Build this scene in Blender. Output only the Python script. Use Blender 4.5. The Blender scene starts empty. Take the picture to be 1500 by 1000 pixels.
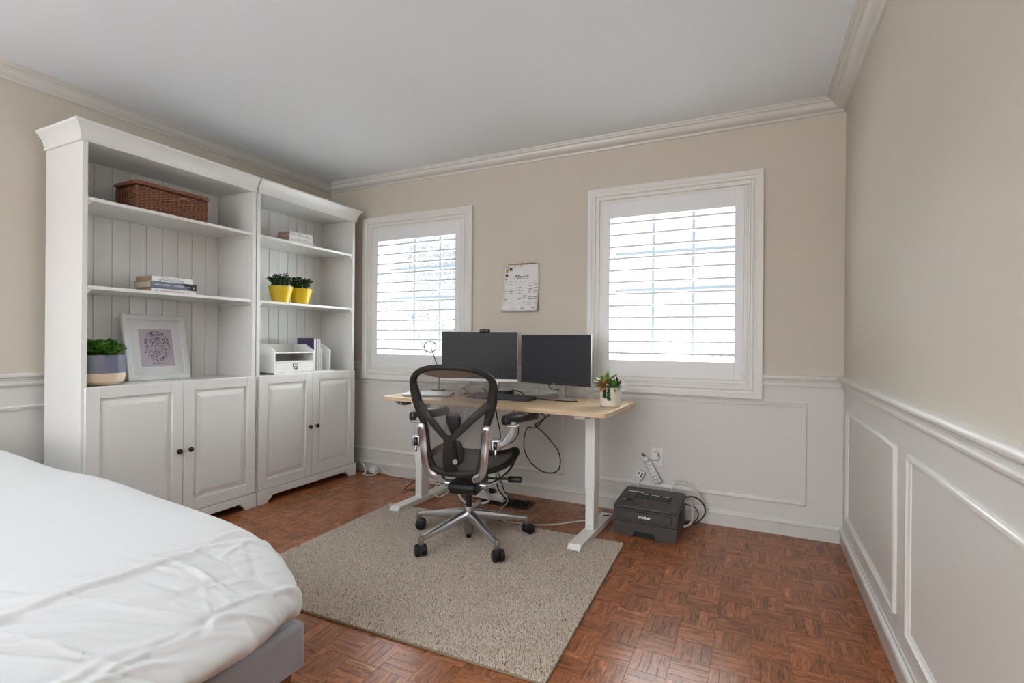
import bpy, math, random
import numpy as np
from mathutils import Vector, Matrix
random.seed(7); rng = np.random.default_rng(7)
SC = bpy.context.scene
COL = SC.collection
PI = math.pi
R = math.radians

# ---------------------------------------------------------------- camera
FPX = 737.37
cam_d = bpy.data.cameras.new('camera'); cam = bpy.data.objects.new('camera', cam_d); COL.objects.link(cam)
cam_d.sensor_fit = 'HORIZONTAL'; cam_d.sensor_width = 36.0; cam_d.lens = 36.0 * FPX / 1500.0
cam_d.clip_start = 0.02; cam_d.clip_end = 300
cr = Vector((0.90050735, 0.43476011, 0.00837663)); cu = Vector((-0.00798228, -0.00273306, 0.99996441)); cf = Vector((-0.43476752, 0.90054216, -0.00100924))
m = Matrix.Identity(4)
for i in range(3):
    m[i][0] = cr[i]; m[i][1] = cu[i]; m[i][2] = -cf[i]
m.translation = Vector((-0.43467, -3.23617, 1.08173))
cam.matrix_world = m
SC.camera = cam

# ---------------------------------------------------------------- world, light, exposure
SC.view_settings.view_transform = 'Standard'; SC.view_settings.look = 'None'
SC.view_settings.gamma = 1.0; SC.view_settings.use_curve_mapping = False
SC.view_settings.exposure = 0.80
W = bpy.data.worlds.new('overcast_sky'); SC.world = W; W.use_nodes = True
bg = W.node_tree.nodes['Background']; bg.inputs[0].default_value = (0.86, 0.94, 1.0, 1); bg.inputs[1].default_value = 1.15

def area(name, loc, rot, sx, sy, power, color, spread=180):
    d = bpy.data.lights.new(name, 'AREA'); d.shape = 'RECTANGLE'; d.size = sx; d.size_y = sy; d.energy = power; d.color = color
    d.spread = R(spread)
    o = bpy.data.objects.new(name, d); COL.objects.link(o); o.location = loc; o.rotation_euler = rot
    return o
sd = bpy.data.lights.new('veiled_sun', 'SUN'); sd.energy = 22; sd.angle = R(75); sd.color = (0.93, 0.97, 1.0)
so_ = bpy.data.objects.new('veiled_sun', sd); COL.objects.link(so_); so_.rotation_euler = Vector((-0.10, -1.0, -0.62)).to_track_quat('-Z', 'Y').to_euler()
# daylight portals on the two windows
for px in (-2.855, -0.918):
    a = area('window_portal', (px, 0.23, 1.42), (R(-90), 0, 0), 0.95, 1.2, 1, (1, 1, 1)); a.data.cycles.is_portal = True
# added fill lights, unseen behind the camera: ceiling bounce and broad rear fill
area('ceiling_bounce_fill', (-1.8, -4.9, 1.70), (R(180), 0, 0), 2.6, 1.2, 96, (0.84, 0.92, 1.0))
area('rear_fill_light', (-1.8, -9.5, 1.45), (R(92), 0, 0), 3.2, 1.8, 88, (0.88, 0.935, 1.0))

# ---------------------------------------------------------------- material helpers
def lin(h):
    h = h.lstrip('#'); c = [int(h[i:i+2], 16) / 255 for i in (0, 2, 4)]
    return tuple([(x / 12.92 if x <= 0.04045 else ((x + 0.055) / 1.055) ** 2.4) for x in c]) + (1,)
def mat(name, col, rough=0.5, metal=0.0, noise=0.0, nscale=20, bump=0.0, bscale=200, spec=0.5, coat=0.0, sheen=0.0):
    m = bpy.data.materials.new(name); m.use_nodes = True; nt = m.node_tree; b = nt.nodes['Principled BSDF']
    c = lin(col) if isinstance(col, str) else col
    b.inputs['Base Color'].default_value = c; b.inputs['Roughness'].default_value = rough; b.inputs['Metallic'].default_value = metal
    b.inputs['Specular IOR Level'].default_value = spec; b.inputs['Coat Weight'].default_value = coat; b.inputs['Sheen Weight'].default_value = sheen
    tc = nt.nodes.new('ShaderNodeTexCoord')
    if noise > 0:
        n = nt.nodes.new('ShaderNodeTexNoise'); n.inputs['Scale'].default_value = nscale; n.inputs['Detail'].default_value = 5
        nt.links.new(tc.outputs['Object'], n.inputs['Vector'])
        r = nt.nodes.new('ShaderNodeMapRange'); r.inputs[3].default_value = 1 - noise; r.inputs[4].default_value = 1 + noise
        nt.links.new(n.outputs['Fac'], r.inputs[0])
        mx = nt.nodes.new('ShaderNodeVectorMath'); mx.operation = 'SCALE'; mx.inputs[0].default_value = c[:3]
        nt.links.new(r.outputs[0], mx.inputs['Scale']); nt.links.new(mx.outputs[0], b.inputs['Base Color'])
    if bump > 0:
        n2 = nt.nodes.new('ShaderNodeTexNoise'); n2.inputs['Scale'].default_value = bscale; n2.inputs['Detail'].default_value = 3
        nt.links.new(tc.outputs['Object'], n2.inputs['Vector'])
        bp = nt.nodes.new('ShaderNodeBump'); bp.inputs['Strength'].default_value = bump; bp.inputs['Distance'].default_value = 0.002
        nt.links.new(n2.outputs['Fac'], bp.inputs['Height']); nt.links.new(bp.outputs[0], b.inputs['Normal'])
    return m
M = {}
M['wall'] = mat('beige_wall_paint', '#C9BFB0', 0.75, bump=0.10, bscale=260, noise=0.015, nscale=3)
M['wain'] = mat('pale_wainscot_paint', '#D2CDC6', 0.45, bump=0.08, bscale=260, noise=0.01, nscale=3)
M['ceil'] = mat('ceiling_paint', '#EAEDF0', 0.9, noise=0.01, nscale=2)
M['trim'] = mat('white_trim_paint', '#DCD8D1', 0.38)
M['shut'] = mat('white_shutter_paint', '#E0DFDD', 0.4)
M['cab'] = mat('white_cabinet_lacquer', '#E0DDD8', 0.3, coat=0.3)
M['cabin'] = mat('white_back_boards', '#E9E7E3', 0.3, coat=0.8)
M['pin'] = mat('pin_hole_dark', '#8A857C', 0.8)
M['knob'] = mat('bronze_knob', '#3A3632', 0.3, 0.8)
M['joint'] = mat('dark_floor_joint', '#2A150C', 0.7)
M['blackp'] = mat('black_plastic', '#1C1B1B', 0.42, bump=0.05, bscale=500)
M['chairp'] = mat('graphite_frame_plastic', '#27231F', 0.55, spec=0.35)
M['pad'] = mat('black_arm_pad', '#1E1F21', 0.35)
M['chrome'] = mat('polished_aluminium', '#D8DADD', 0.24, 0.92)
M['alu'] = mat('satin_aluminium', '#B5B2AE', 0.36, 1.0)
M['silver'] = mat('silver_plastic', '#BDBBB8', 0.35, 0.5)
M['screen1'] = mat('matte_dark_screen', '#17181A', 0.42, spec=0.3)
M['screen2'] = mat('matte_grey_screen', '#2E2E34', 0.45, spec=0.35)
M['whitem'] = mat('white_powder_coated_steel', '#E8E5DE', 0.35)
M['white'] = mat('white_plastic', '#E6E4E0', 0.35)
M['cordw'] = mat('white_cord', '#D6CFC4', 0.5)
M['cordb'] = mat('black_cord', '#191715', 0.5)
M['printer'] = mat('charcoal_printer_plastic', '#433D39', 0.5, bump=0.06, bscale=700)
M['printerd'] = mat('dark_printer_gap', '#151312', 0.6)
M['gloss'] = mat('gloss_black_panel', '#08080A', 0.3, spec=0.15)
M['yellow'] = mat('yellow_glazed_pot', '#D9B713', 0.35, coat=0.3)
M['yellowd'] = mat('yellow_pot_inside', '#8C7614', 0.6)
M['potw'] = mat('cream_ceramic', '#DDD3C2', 0.5)
M['pots'] = mat('sand_ceramic', '#D3BBA0', 0.5)
M['potg'] = mat('slate_blue_glaze', '#6A6C7E', 0.18, coat=0.4)
M['soil'] = mat('dark_soil', '#2B2118', 0.9, noise=0.3, nscale=80)
M['leaf'] = mat('dark_green_leaf', '#2F4A2A', 0.45, noise=0.35, nscale=60)
M['leafb'] = mat('bright_green_leaf', '#4C7A22', 0.4, noise=0.45, nscale=50)
M['suc1'] = mat('succulent_light_green', '#6E9A4A', 0.45, noise=0.3, nscale=60)
M['suc2'] = mat('succulent_deep_green', '#2F5A34', 0.45, noise=0.3, nscale=60)
M['suc3'] = mat('succulent_rust', '#C08A52', 0.5, noise=0.25, nscale=60)
M['suc4'] = mat('succulent_burgundy', '#4D2A2C', 0.5)
M['paper'] = mat('page_paper', '#CDBFA6', 0.8, noise=0.1, nscale=300)
M['paperk'] = mat('brown_page_paper', '#A68C70', 0.8, noise=0.1, nscale=300)
M['bookw'] = mat('white_book_cover', '#E6E4DF', 0.4)
M['bookg'] = mat('slate_book_cover', '#6E7181', 0.4)
M['bookk'] = mat('black_book_cover', '#17171A', 0.4)
M['bookp'] = mat('indigo_book_cover', '#3A3158', 0.4)
M['bookpk'] = mat('pinkish_page_edges', '#B39A8A', 0.8)
M['ink'] = mat('black_ink', '#26242A', 0.6)
M['inkg'] = mat('grey_ink', '#8D8A88', 0.6)
M['inkb'] = mat('blue_grey_ink', '#4E4F70', 0.6)
M['inkr'] = mat('rust_ink', '#B4643C', 0.6)
M['inkw'] = mat('white_ink', '#E8E8E8', 0.5)
M['lilac'] = mat('lilac_print_paper', '#B8ACB6', 0.7)
M['mount'] = mat('white_mount_board', '#D9DAD8', 0.8)
M['framew'] = mat('white_picture_frame', '#DCDDDC', 0.35)
M['calp'] = mat('calendar_paper', '#DEDAD6', 0.7)
M['woodc'] = mat('pale_wood_hanger', '#B48F5E', 0.6)
M['flo1'] = mat('orange_flower_print', '#C98A4E', 0.7)
M['flo2'] = mat('plum_flower_print', '#4B3556', 0.7)
M['flo3'] = mat('ochre_flower_print', '#B39A3C', 0.7)
M['duvet'] = mat('white_cotton', '#CBCAC8', 0.85, bump=0.15, bscale=900, sheen=0.2)
M['velvet'] = mat('grey_velvet', '#8B8A90', 0.8, noise=0.16, nscale=18, bump=0.25, bscale=500, sheen=0.4)
M['legw'] = mat('brown_bed_leg', '#6B3F22', 0.45, noise=0.2, nscale=40)
M['vent'] = mat('dark_bronze_vent', '#2A211B', 0.45, 0.5)
M['ventd'] = mat('vent_void', '#0A0807', 0.9)
M['bark'] = mat('snowy_bark', '#86858A', 0.9, noise=0.2, nscale=8)
M['snow'] = mat('snow_ground', '#F4F6F8', 0.9)
M['house'] = mat('white_house_siding', '#E4E6E8', 0.8)
M['roof'] = mat('snowy_roof', '#DADDE0', 0.9)
M['hwin'] = mat('house_window_glass', '#9FA6AC', 0.2)
M['muntin'] = mat('sash_paint', '#7F8A94', 0.5)
M['lampw'] = mat('white_lamp_head', '#F2F0EA', 0.4)
M['lamps'] = mat('grey_lamp_stem', '#5F5A55', 0.4, 0.3)

def glass():
    m = bpy.data.materials.new('window_glass'); m.use_nodes = True; nt = m.node_tree; nt.nodes.clear()
    o = nt.nodes.new('ShaderNodeOutputMaterial'); mx = nt.nodes.new('ShaderNodeMixShader'); t = nt.nodes.new('ShaderNodeBsdfTransparent'); g = nt.nodes.new('ShaderNodeBsdfGlossy')
    g.inputs['Roughness'].default_value = 0.02; mx.inputs[0].default_value = 0.05; t.inputs[0].default_value = (0.96, 0.98, 0.98, 1)
    nt.links.new(t.outputs[0], mx.inputs[1]); nt.links.new(g.outputs[0], mx.inputs[2]); nt.links.new(mx.outputs[0], o.inputs[0]); return m
M['glass'] = glass()

def mesh_fabric(name, col, opacity, sc=700):
    """see-through woven mesh: fine threads with holes between them"""
    m = bpy.data.materials.new(name); m.use_nodes = True; nt = m.node_tree; b = nt.nodes['Principled BSDF']; out = nt.nodes['Material Output']
    b.inputs['Base Color'].default_value = lin(col); b.inputs['Roughness'].default_value = 0.6
    t = nt.nodes.new('ShaderNodeBsdfTransparent'); mx = nt.nodes.new('ShaderNodeMixShader')
    tc = nt.nodes.new('ShaderNodeTexCoord'); w = nt.nodes.new('ShaderNodeTexWave'); w.bands_direction = 'X'; w.inputs['Scale'].default_value = sc / 6.28; w.inputs['Distortion'].default_value = 0
    w2 = nt.nodes.new('ShaderNodeTexWave'); w2.bands_direction = 'Z'; w2.inputs['Scale'].default_value = sc / 6.28 * 0.6
    nt.links.new(tc.outputs['Object'], w.inputs['Vector']); nt.links.new(tc.outputs['Object'], w2.inputs['Vector'])
    a = nt.nodes.new('ShaderNodeMath'); a.operation = 'MAXIMUM'; nt.links.new(w.outputs['Fac'], a.inputs[0]); nt.links.new(w2.outputs['Fac'], a.inputs[1])
    r = nt.nodes.new('ShaderNodeMapRange'); r.inputs[1].default_value = 0; r.inputs[2].default_value = 1
    r.inputs[3].default_value = max(0, opacity - 0.12); r.inputs[4].default_value = min(1, opacity + 0.12)
    nt.links.new(w.outputs['Fac'], r.inputs[0]); nt.links.new(r.outputs[0], mx.inputs[0])
    nt.links.new(t.outputs[0], mx.inputs[1]); nt.links.new(b.outputs[0], mx.inputs[2]); nt.links.new(mx.outputs[0], out.inputs[0]); return m
M['bmesh'] = mesh_fabric('graphite_back_mesh', '#5A5450', 0.5)
M['bmesh2'] = mesh_fabric('graphite_seat_mesh', '#3E3835', 0.85)
M['band'] = mesh_fabric('bronze_mesh_band', '#5E4F42', 0.95)

def wood(name, dark, light, uv=True, rough=0.32, scale=(3, 60), coat=0.0, tint=True, contrast=(0.35, 0.7)):
    m = bpy.data.materials.new(name); m.use_nodes = True; nt = m.node_tree; b = nt.nodes['Principled BSDF']; L = nt.links
    tc = nt.nodes.new('ShaderNodeUVMap'); mp = nt.nodes.new('ShaderNodeMapping'); mp.inputs['Scale'].default_value = (scale[0], scale[1], 1)
    L.new(tc.outputs[0], mp.inputs[0])
    n = nt.nodes.new('ShaderNodeTexNoise'); n.inputs['Scale'].default_value = 1; n.inputs['Detail'].default_value = 6; n.inputs['Distortion'].default_value = 1.2
    L.new(mp.outputs[0], n.inputs['Vector'])
    mp2 = nt.nodes.new('ShaderNodeMapping'); mp2.inputs['Scale'].default_value = (scale[0] * 4, scale[1] * 5, 1); L.new(tc.outputs[0], mp2.inputs[0])
    n2 = nt.nodes.new('ShaderNodeTexNoise'); n2.inputs['Scale'].default_value = 1; n2.inputs['Detail'].default_value = 3; L.new(mp2.outputs[0], n2.inputs['Vector'])
    ad = nt.nodes.new('ShaderNodeMath'); ad.operation = 'MULTIPLY_ADD'; L.new(n2.outputs['Fac'], ad.inputs[0]); ad.inputs[1].default_value = 0.35
    sb = nt.nodes.new('ShaderNodeMath'); sb.operation = 'MULTIPLY'; L.new(n.outputs['Fac'], sb.inputs[0]); sb.inputs[1].default_value = 0.65; L.new(sb.outputs[0], ad.inputs[2])
    cr_ = nt.nodes.new('ShaderNodeValToRGB'); cr_.color_ramp.elements[0].position = contrast[0]; cr_.color_ramp.elements[1].position = contrast[1]
    cr_.color_ramp.elements[0].color = lin(dark); cr_.color_ramp.elements[1].color = lin(light); L.new(ad.outputs[0], cr_.inputs[0])
    if tint:
        at = nt.nodes.new('ShaderNodeAttribute'); at.attribute_name = 'tint'
        mu = nt.nodes.new('ShaderNodeVectorMath'); mu.operation = 'MULTIPLY'; L.new(cr_.outputs[0], mu.inputs[0]); L.new(at.outputs['Vector'], mu.inputs[1]); L.new(mu.outputs[0], b.inputs['Base Color'])
    else: L.new(cr_.outputs[0], b.inputs['Base Color'])
    b.inputs['Roughness'].default_value = rough; b.inputs['Coat Weight'].default_value = coat; b.inputs['Coat Roughness'].default_value = 0.25
    bp = nt.nodes.new('ShaderNodeBump'); bp.inputs['Strength'].default_value = 0.12; bp.inputs['Distance'].default_value = 0.0005; L.new(ad.outputs[0], bp.inputs['Height']); L.new(bp.outputs[0], b.inputs['Normal'])
    return m
M['parquet'] = wood('parquet_oak', '#472012', '#C2794A', rough=0.27, scale=(11, 75), coat=0.0, contrast=(0.30, 0.70))
M['desk'] = wood('pale_oak_laminate', '#BD9E77', '#E4CAA5', rough=0.45, scale=(2.5, 60), tint=False)

# ---------------------------------------------------------------- mesh helpers
class MB:
    def __init__(s): s.v = []; s.f = []; s.mi = []; s.uv = None
    def add(s, vs, fs, mi=0):
        o = len(s.v); s.v += [tuple(v) for v in vs]; s.f += [tuple(i + o for i in f) for f in fs]; s.mi += [mi] * len(fs); return s
    def box(s, x0, x1, y0, y1, z0, z1, mi=0, T=None):
        vs = [(x, y, z) for z in (z0, z1) for y in (y0, y1) for x in (x0, x1)]
        if T is not None: vs = [T @ Vector(v) for v in vs]
        return s.add(vs, [(0, 2, 3, 1), (4, 5, 7, 6), (0, 1, 5, 4), (2, 6, 7, 3), (0, 4, 6, 2), (1, 3, 7, 5)], mi)
    def cyl(s, p0, p1, r0, r1=None, seg=16, mi=0):
        return s.tube([p0, p1], [(r0, r0), ((r1 if r1 is not None else r0),) * 2], seg, mi=mi)
    def lathe(s, prof, seg=32, c=(0, 0, 0), mi=0, caps=True):
        vs = []; n = len(prof)
        for (r, z) in prof:
            for k in range(seg):
                a = 2 * PI * k / seg; vs.append((c[0] + r * math.cos(a), c[1] + r * math.sin(a), c[2] + z))
        fs = [(i * seg + k, i * seg + (k + 1) % seg, (i + 1) * seg + (k + 1) % seg, (i + 1) * seg + k) for i in range(n - 1) for k in range(seg)]
        if caps:
            fs.append(tuple(range(seg - 1, -1, -1))); fs.append(tuple(range((n - 1) * seg, n * seg)))
        return s.add(vs, fs, mi)
    def tube(s, pts, rad, seg=8, closed=False, ref=None, mi=0, power=1.0):
        P = [Vector(p) for p in pts]; n = len(P)
        if not isinstance(rad, (list, tuple)): rad = [(rad, rad)] * n
        rad = [(r, r) if not isinstance(r, (list, tuple)) else r for r in rad]
        vs = []; prevA = None
        for i in range(n):
            if closed: t = P[(i + 1) % n] - P[i - 1]
            else: t = P[min(i + 1, n - 1)] - P[max(i - 1, 0)]
            if t.length < 1e-9: t = Vector((0, 0, 1))
            t.normalize()
            if ref is not None: rv = Vector(ref) if not callable(ref) else Vector(ref(i))
            elif prevA is None: rv = Vector((0, 0, 1)) if abs(t.z) < 0.9 else Vector((1, 0, 0))
            else: rv = prevA
            A = rv - t * rv.dot(t)
            if A.length < 1e-6: A = Vector((1, 0, 0)) - t * t.x
            A.normalize(); prevA = A; B = t.cross(A)
            for k in range(seg):
                a = 2 * PI * (k + 0.5) / seg; ca, sa = math.cos(a), math.sin(a)
                if power != 1.0:
                    ca = math.copysign(abs(ca) ** power, ca); sa = math.copysign(abs(sa) ** power, sa)
                vs.append(P[i] + A * (rad[i][0] * ca) + B * (rad[i][1] * sa))
        m_ = n if closed else n - 1
        fs = [(i * seg + k, i * seg + (k + 1) % seg, ((i + 1) % n) * seg + (k + 1) % seg, ((i + 1) % n) * seg + k) for i in range(m_) for k in range(seg)]
        if not closed: fs += [tuple(range(seg - 1, -1, -1)), tuple(range((n - 1) * seg, n * seg))]
        return s.add(vs, fs, mi)
    def prism(s, poly, y0, y1, fn=None, mi=0):
        """poly in (a,b); extruded between y0 and y1; fn maps (a,b,y)->xyz"""
        fn = fn or (lambda a, b, y: (a, y, b)); n = len(poly)
        vs = [fn(a, b, y0) for a, b in poly] + [fn(a, b, y1) for a, b in poly]
        fs = [(i, (i + 1) % n, n + (i + 1) % n, n + i) for i in range(n)] + [tuple(range(n - 1, -1, -1)), tuple(range(n, 2 * n))]
        return s.add(vs, fs, mi)
    def quad(s, a, b, c, d, mi=0): return s.add([a, b, c, d], [(0, 1, 2, 3)], mi)
    def build(s, name, ms, parent=None, bevel=0, smooth=35, kind=None, label=None, seg=2, fix=True):
        me = bpy.data.meshes.new(name); me.from_pydata(s.v, [], s.f)
        for mm in (ms if isinstance(ms, (list, tuple)) else [ms]): me.materials.append(mm)
        if len(set(s.mi)) > 1 or (s.mi and s.mi[0]): me.polygons.foreach_set('material_index', s.mi)
        if fix:
            import bmesh
            b = bmesh.new(); b.from_mesh(me); bmesh.ops.recalc_face_normals(b, faces=b.faces); b.to_mesh(me); b.free()
        me.validate(); me.update()
        if smooth:
            me.shade_smooth(); me.set_sharp_from_angle(angle=R(smooth))
        o = bpy.data.objects.new(name, me); COL.objects.link(o)
        if parent: o.parent = parent
        if bevel:
            bv = o.modifiers.new('bevel', 'BEVEL'); bv.width = bevel; bv.segments = seg; bv.limit_method = 'ANGLE'; bv.angle_limit = R(40)
        if kind: o['kind'] = kind
        if label: o['label'] = label
        return o
def catmull(pts, n=8, closed=False):
    P = [np.array(p, float) for p in pts]; N = len(P); out = []
    rngN = N if closed else N - 1
    for i in range(rngN):
        if closed: p0, p1, p2, p3 = P[i - 1], P[i], P[(i + 1) % N], P[(i + 2) % N]
        else: p0, p1, p2, p3 = P[max(i - 1, 0)], P[i], P[i + 1], P[min(i + 2, N - 1)]
        for k in range(n):
            t = k / n; out.append(tuple(0.5 * ((2 * p1) + (-p0 + p2) * t + (2 * p0 - 5 * p1 + 4 * p2 - p3) * t * t + (-p0 + 3 * p1 - 3 * p2 + p3) * t ** 3)))
    if not closed: out.append(tuple(P[-1]))
    return out
def empty(name, loc=(0, 0, 0), rz=0, rot=None):
    o = bpy.data.objects.new(name, None); COL.objects.link(o); o.location = loc; o.rotation_euler = rot or (0, 0, rz); o.empty_display_size = 0.05; return o
def tag(o, label, cat, group=None, kind=None):
    o['label'] = label; o['category'] = cat
    if group: o['group'] = group
    if kind: o['kind'] = kind
    return o
def structure(o): o['kind'] = 'structure'; return o
def text(body, size, material, parent, loc, rot, name='lettering', shear=0, ext=0.0002, align='LEFT', sx=1.0, bold=0.0):
    c = bpy.data.curves.new(name, 'FONT'); c.body = body; c.size = size; c.shear = shear; c.extrude = ext; c.align_x = align; c.offset = bold; c.resolution_u = 3
    c.materials.append(material); o = bpy.data.objects.new(name, c); COL.objects.link(o); o.parent = parent
    me = bpy.data.meshes.new_from_object(o); bpy.data.objects.remove(o); bpy.data.curves.remove(c)
    o = bpy.data.objects.new(name, me); COL.objects.link(o); o.parent = parent
    o.location = loc; o.rotation_euler = rot; o.scale = (sx, 1, 1); return o

# ---------------------------------------------------------------- room
WD = 3.744; H = 2.402; YB = -9.6
wall_fn = {'back': lambda h, z, d: (h, -d, z), 'right': lambda h, z, d: (-d, h, z), 'left': lambda h, z, d: (-WD + d, h, z), 'front': lambda h, z, d: (h, YB + d, z)}
WINS = [(-3.285, -2.425), (-1.348, -0.488)]; WZ0, WZ1 = 0.86, 1.99
RAILZ = 0.85
b = MB(); xs = [-WD - 0.2, WINS[0][0], WINS[0][1], WINS[1][0], WINS[1][1], 0.2]; zs = [-0.05, RAILZ, WZ0, WZ1, H + 0.1]
for i in range(5):
    for j in range(4):
        if i in (1, 3) and j == 2: continue
        b.box(xs[i], xs[i + 1], 0, 0.24, zs[j], zs[j + 1], mi=0 if j == 0 else 1)
structure(b.build('wall_back', [M['wain'], M['wall']], smooth=0))
for nm, x0, x1 in (('wall_right', 0, 0.2), ('wall_left', -WD - 0.2, -WD)):
    b = MB(); b.box(x0, x1, YB - 0.2, 0, -0.05, RAILZ, 0); b.box(x0, x1, YB - 0.2, 0, RAILZ, H + 0.1, 1)
    structure(b.build(nm, [M['wain'], M['wall']], smooth=0))
b = MB(); b.box(-WD, 0, YB - 0.2, YB, -0.05, RAILZ, 0); b.box(-WD, 0, YB - 0.2, YB, RAILZ, H + 0.1, 1)
structure(b.build('wall_front', [M['wain'], M['wall']], smooth=0))
b = MB(); b.box(-WD, 0, YB, 0, H, H + 0.1); structure(b.build('ceiling', M['ceil'], smooth=0))

def run(name, wall, h0, h1, prof, m0=1, m1=1, material=None, parent=None):
    fn = wall_fn[wall]; n = len(prof)
    vs = [fn(h0 + d * m0, z, d) for d, z in prof] + [fn(h1 - d * m1, z, d) for d, z in prof]
    fs = [(i, (i + 1) % n, n + (i + 1) % n, n + i) for i in range(n)] + [tuple(range(n)), tuple(range(2 * n - 1, n - 1, -1))]
    return structure(MB().add(vs, fs).build(name, material or M['trim'], parent, smooth=50))
crown = [(0, 2.338), (.010, 2.338), (.012, 2.345), (.018, 2.349), (.030, 2.350), (.046, 2.354), (.058, 2.362), (.066, 2.373), (.068, 2.381), (.078, 2.382), (.084, 2.388), (.085, 2.393), (.094, 2.394), (.096, 2.402), (0, 2.402)]
rail = [(0, .838), (.010, .838), (.013, .843), (.013, .849), (.008, .853), (.008, .862), (.012, .868), (.018, .870), (.018, .875), (.026, .879), (.031, .886), (.032, .893), (.029, .900), (.022, .903), (0, .904)]
base = [(0, 0), (.014, 0), (.014, .062), (.016, .066), (.020, .069), (.020, .078), (.014, .084), (.007, .088), (.006, .095), (0, .095)]
k = 1
for w, h0, h1 in (('back', -WD, 0), ('right', YB, 0), ('left', YB, 0), ('front', -WD, 0)):
    run('trim_%d' % k, w, h0, h1, crown); k += 1
    run('baseboard_' + w, w, h0, h1, base)
for w, h0, h1, a0, a1 in (('back', -WD, -3.366, 1, 0), ('back', -2.32, -1.44, 0, 0), ('back', -.3946, 0, 0, 1), ('right', YB, 0, 1, 1), ('left', YB, 0, 1, 1), ('front', -WD, 0, 1, 1)):
    run('trim_%d' % k, w, h0, h1, rail, a0, a1); k += 1
def rect_sweep(wall, h0, h1, z0, z1, prof, off=0.0, mb=None):
    """picture-frame moulding: prof = (inset, depth)"""
    fn = wall_fn[wall]; mb = mb or MB(); n = len(prof); vs = []
    for (sx, sz) in ((0, 0), (1, 0), (1, 1), (0, 1)):
        for ins, d in prof:
            vs.append(fn((h0 + ins) if sx == 0 else (h1 - ins), (z0 + ins) if sz == 0 else (z1 - ins), d + off))
    fs = [(c * n + i, c * n + (i + 1) % n, ((c + 1) % 4) * n + (i + 1) % n, ((c + 1) % 4) * n + i) for c in range(4) for i in range(n)]
    return mb.add(vs, fs)
pm = [(0, 0), (0, .007), (.003, .012), (.009, .013), (.012, .009), (.016, .010), (.019, .006), (.022, .005), (.022, 0)]
for w, h0, h1, z0, z1 in (('back', -1.421, -.172, .176, .744), ('back', -2.38, -1.598, .176, .744), ('back', -3.57, -2.55, .176, .744),
                          ('right', -1.150, -.160, .176, .742), ('right', -2.85, -1.300, .176, .742), ('right', -4.4, -3.0, .176, .742), ('right', -6.6, -4.6, .176, .742),
                          ('left', -3.1, -1.1, .176, .738), ('left', -4.4, -3.25, .176, .738)):
    structure(rect_sweep(w, h0, h1, z0, z1, pm).build('trim_%d' % k, M['trim'], smooth=50)); k += 1

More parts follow.
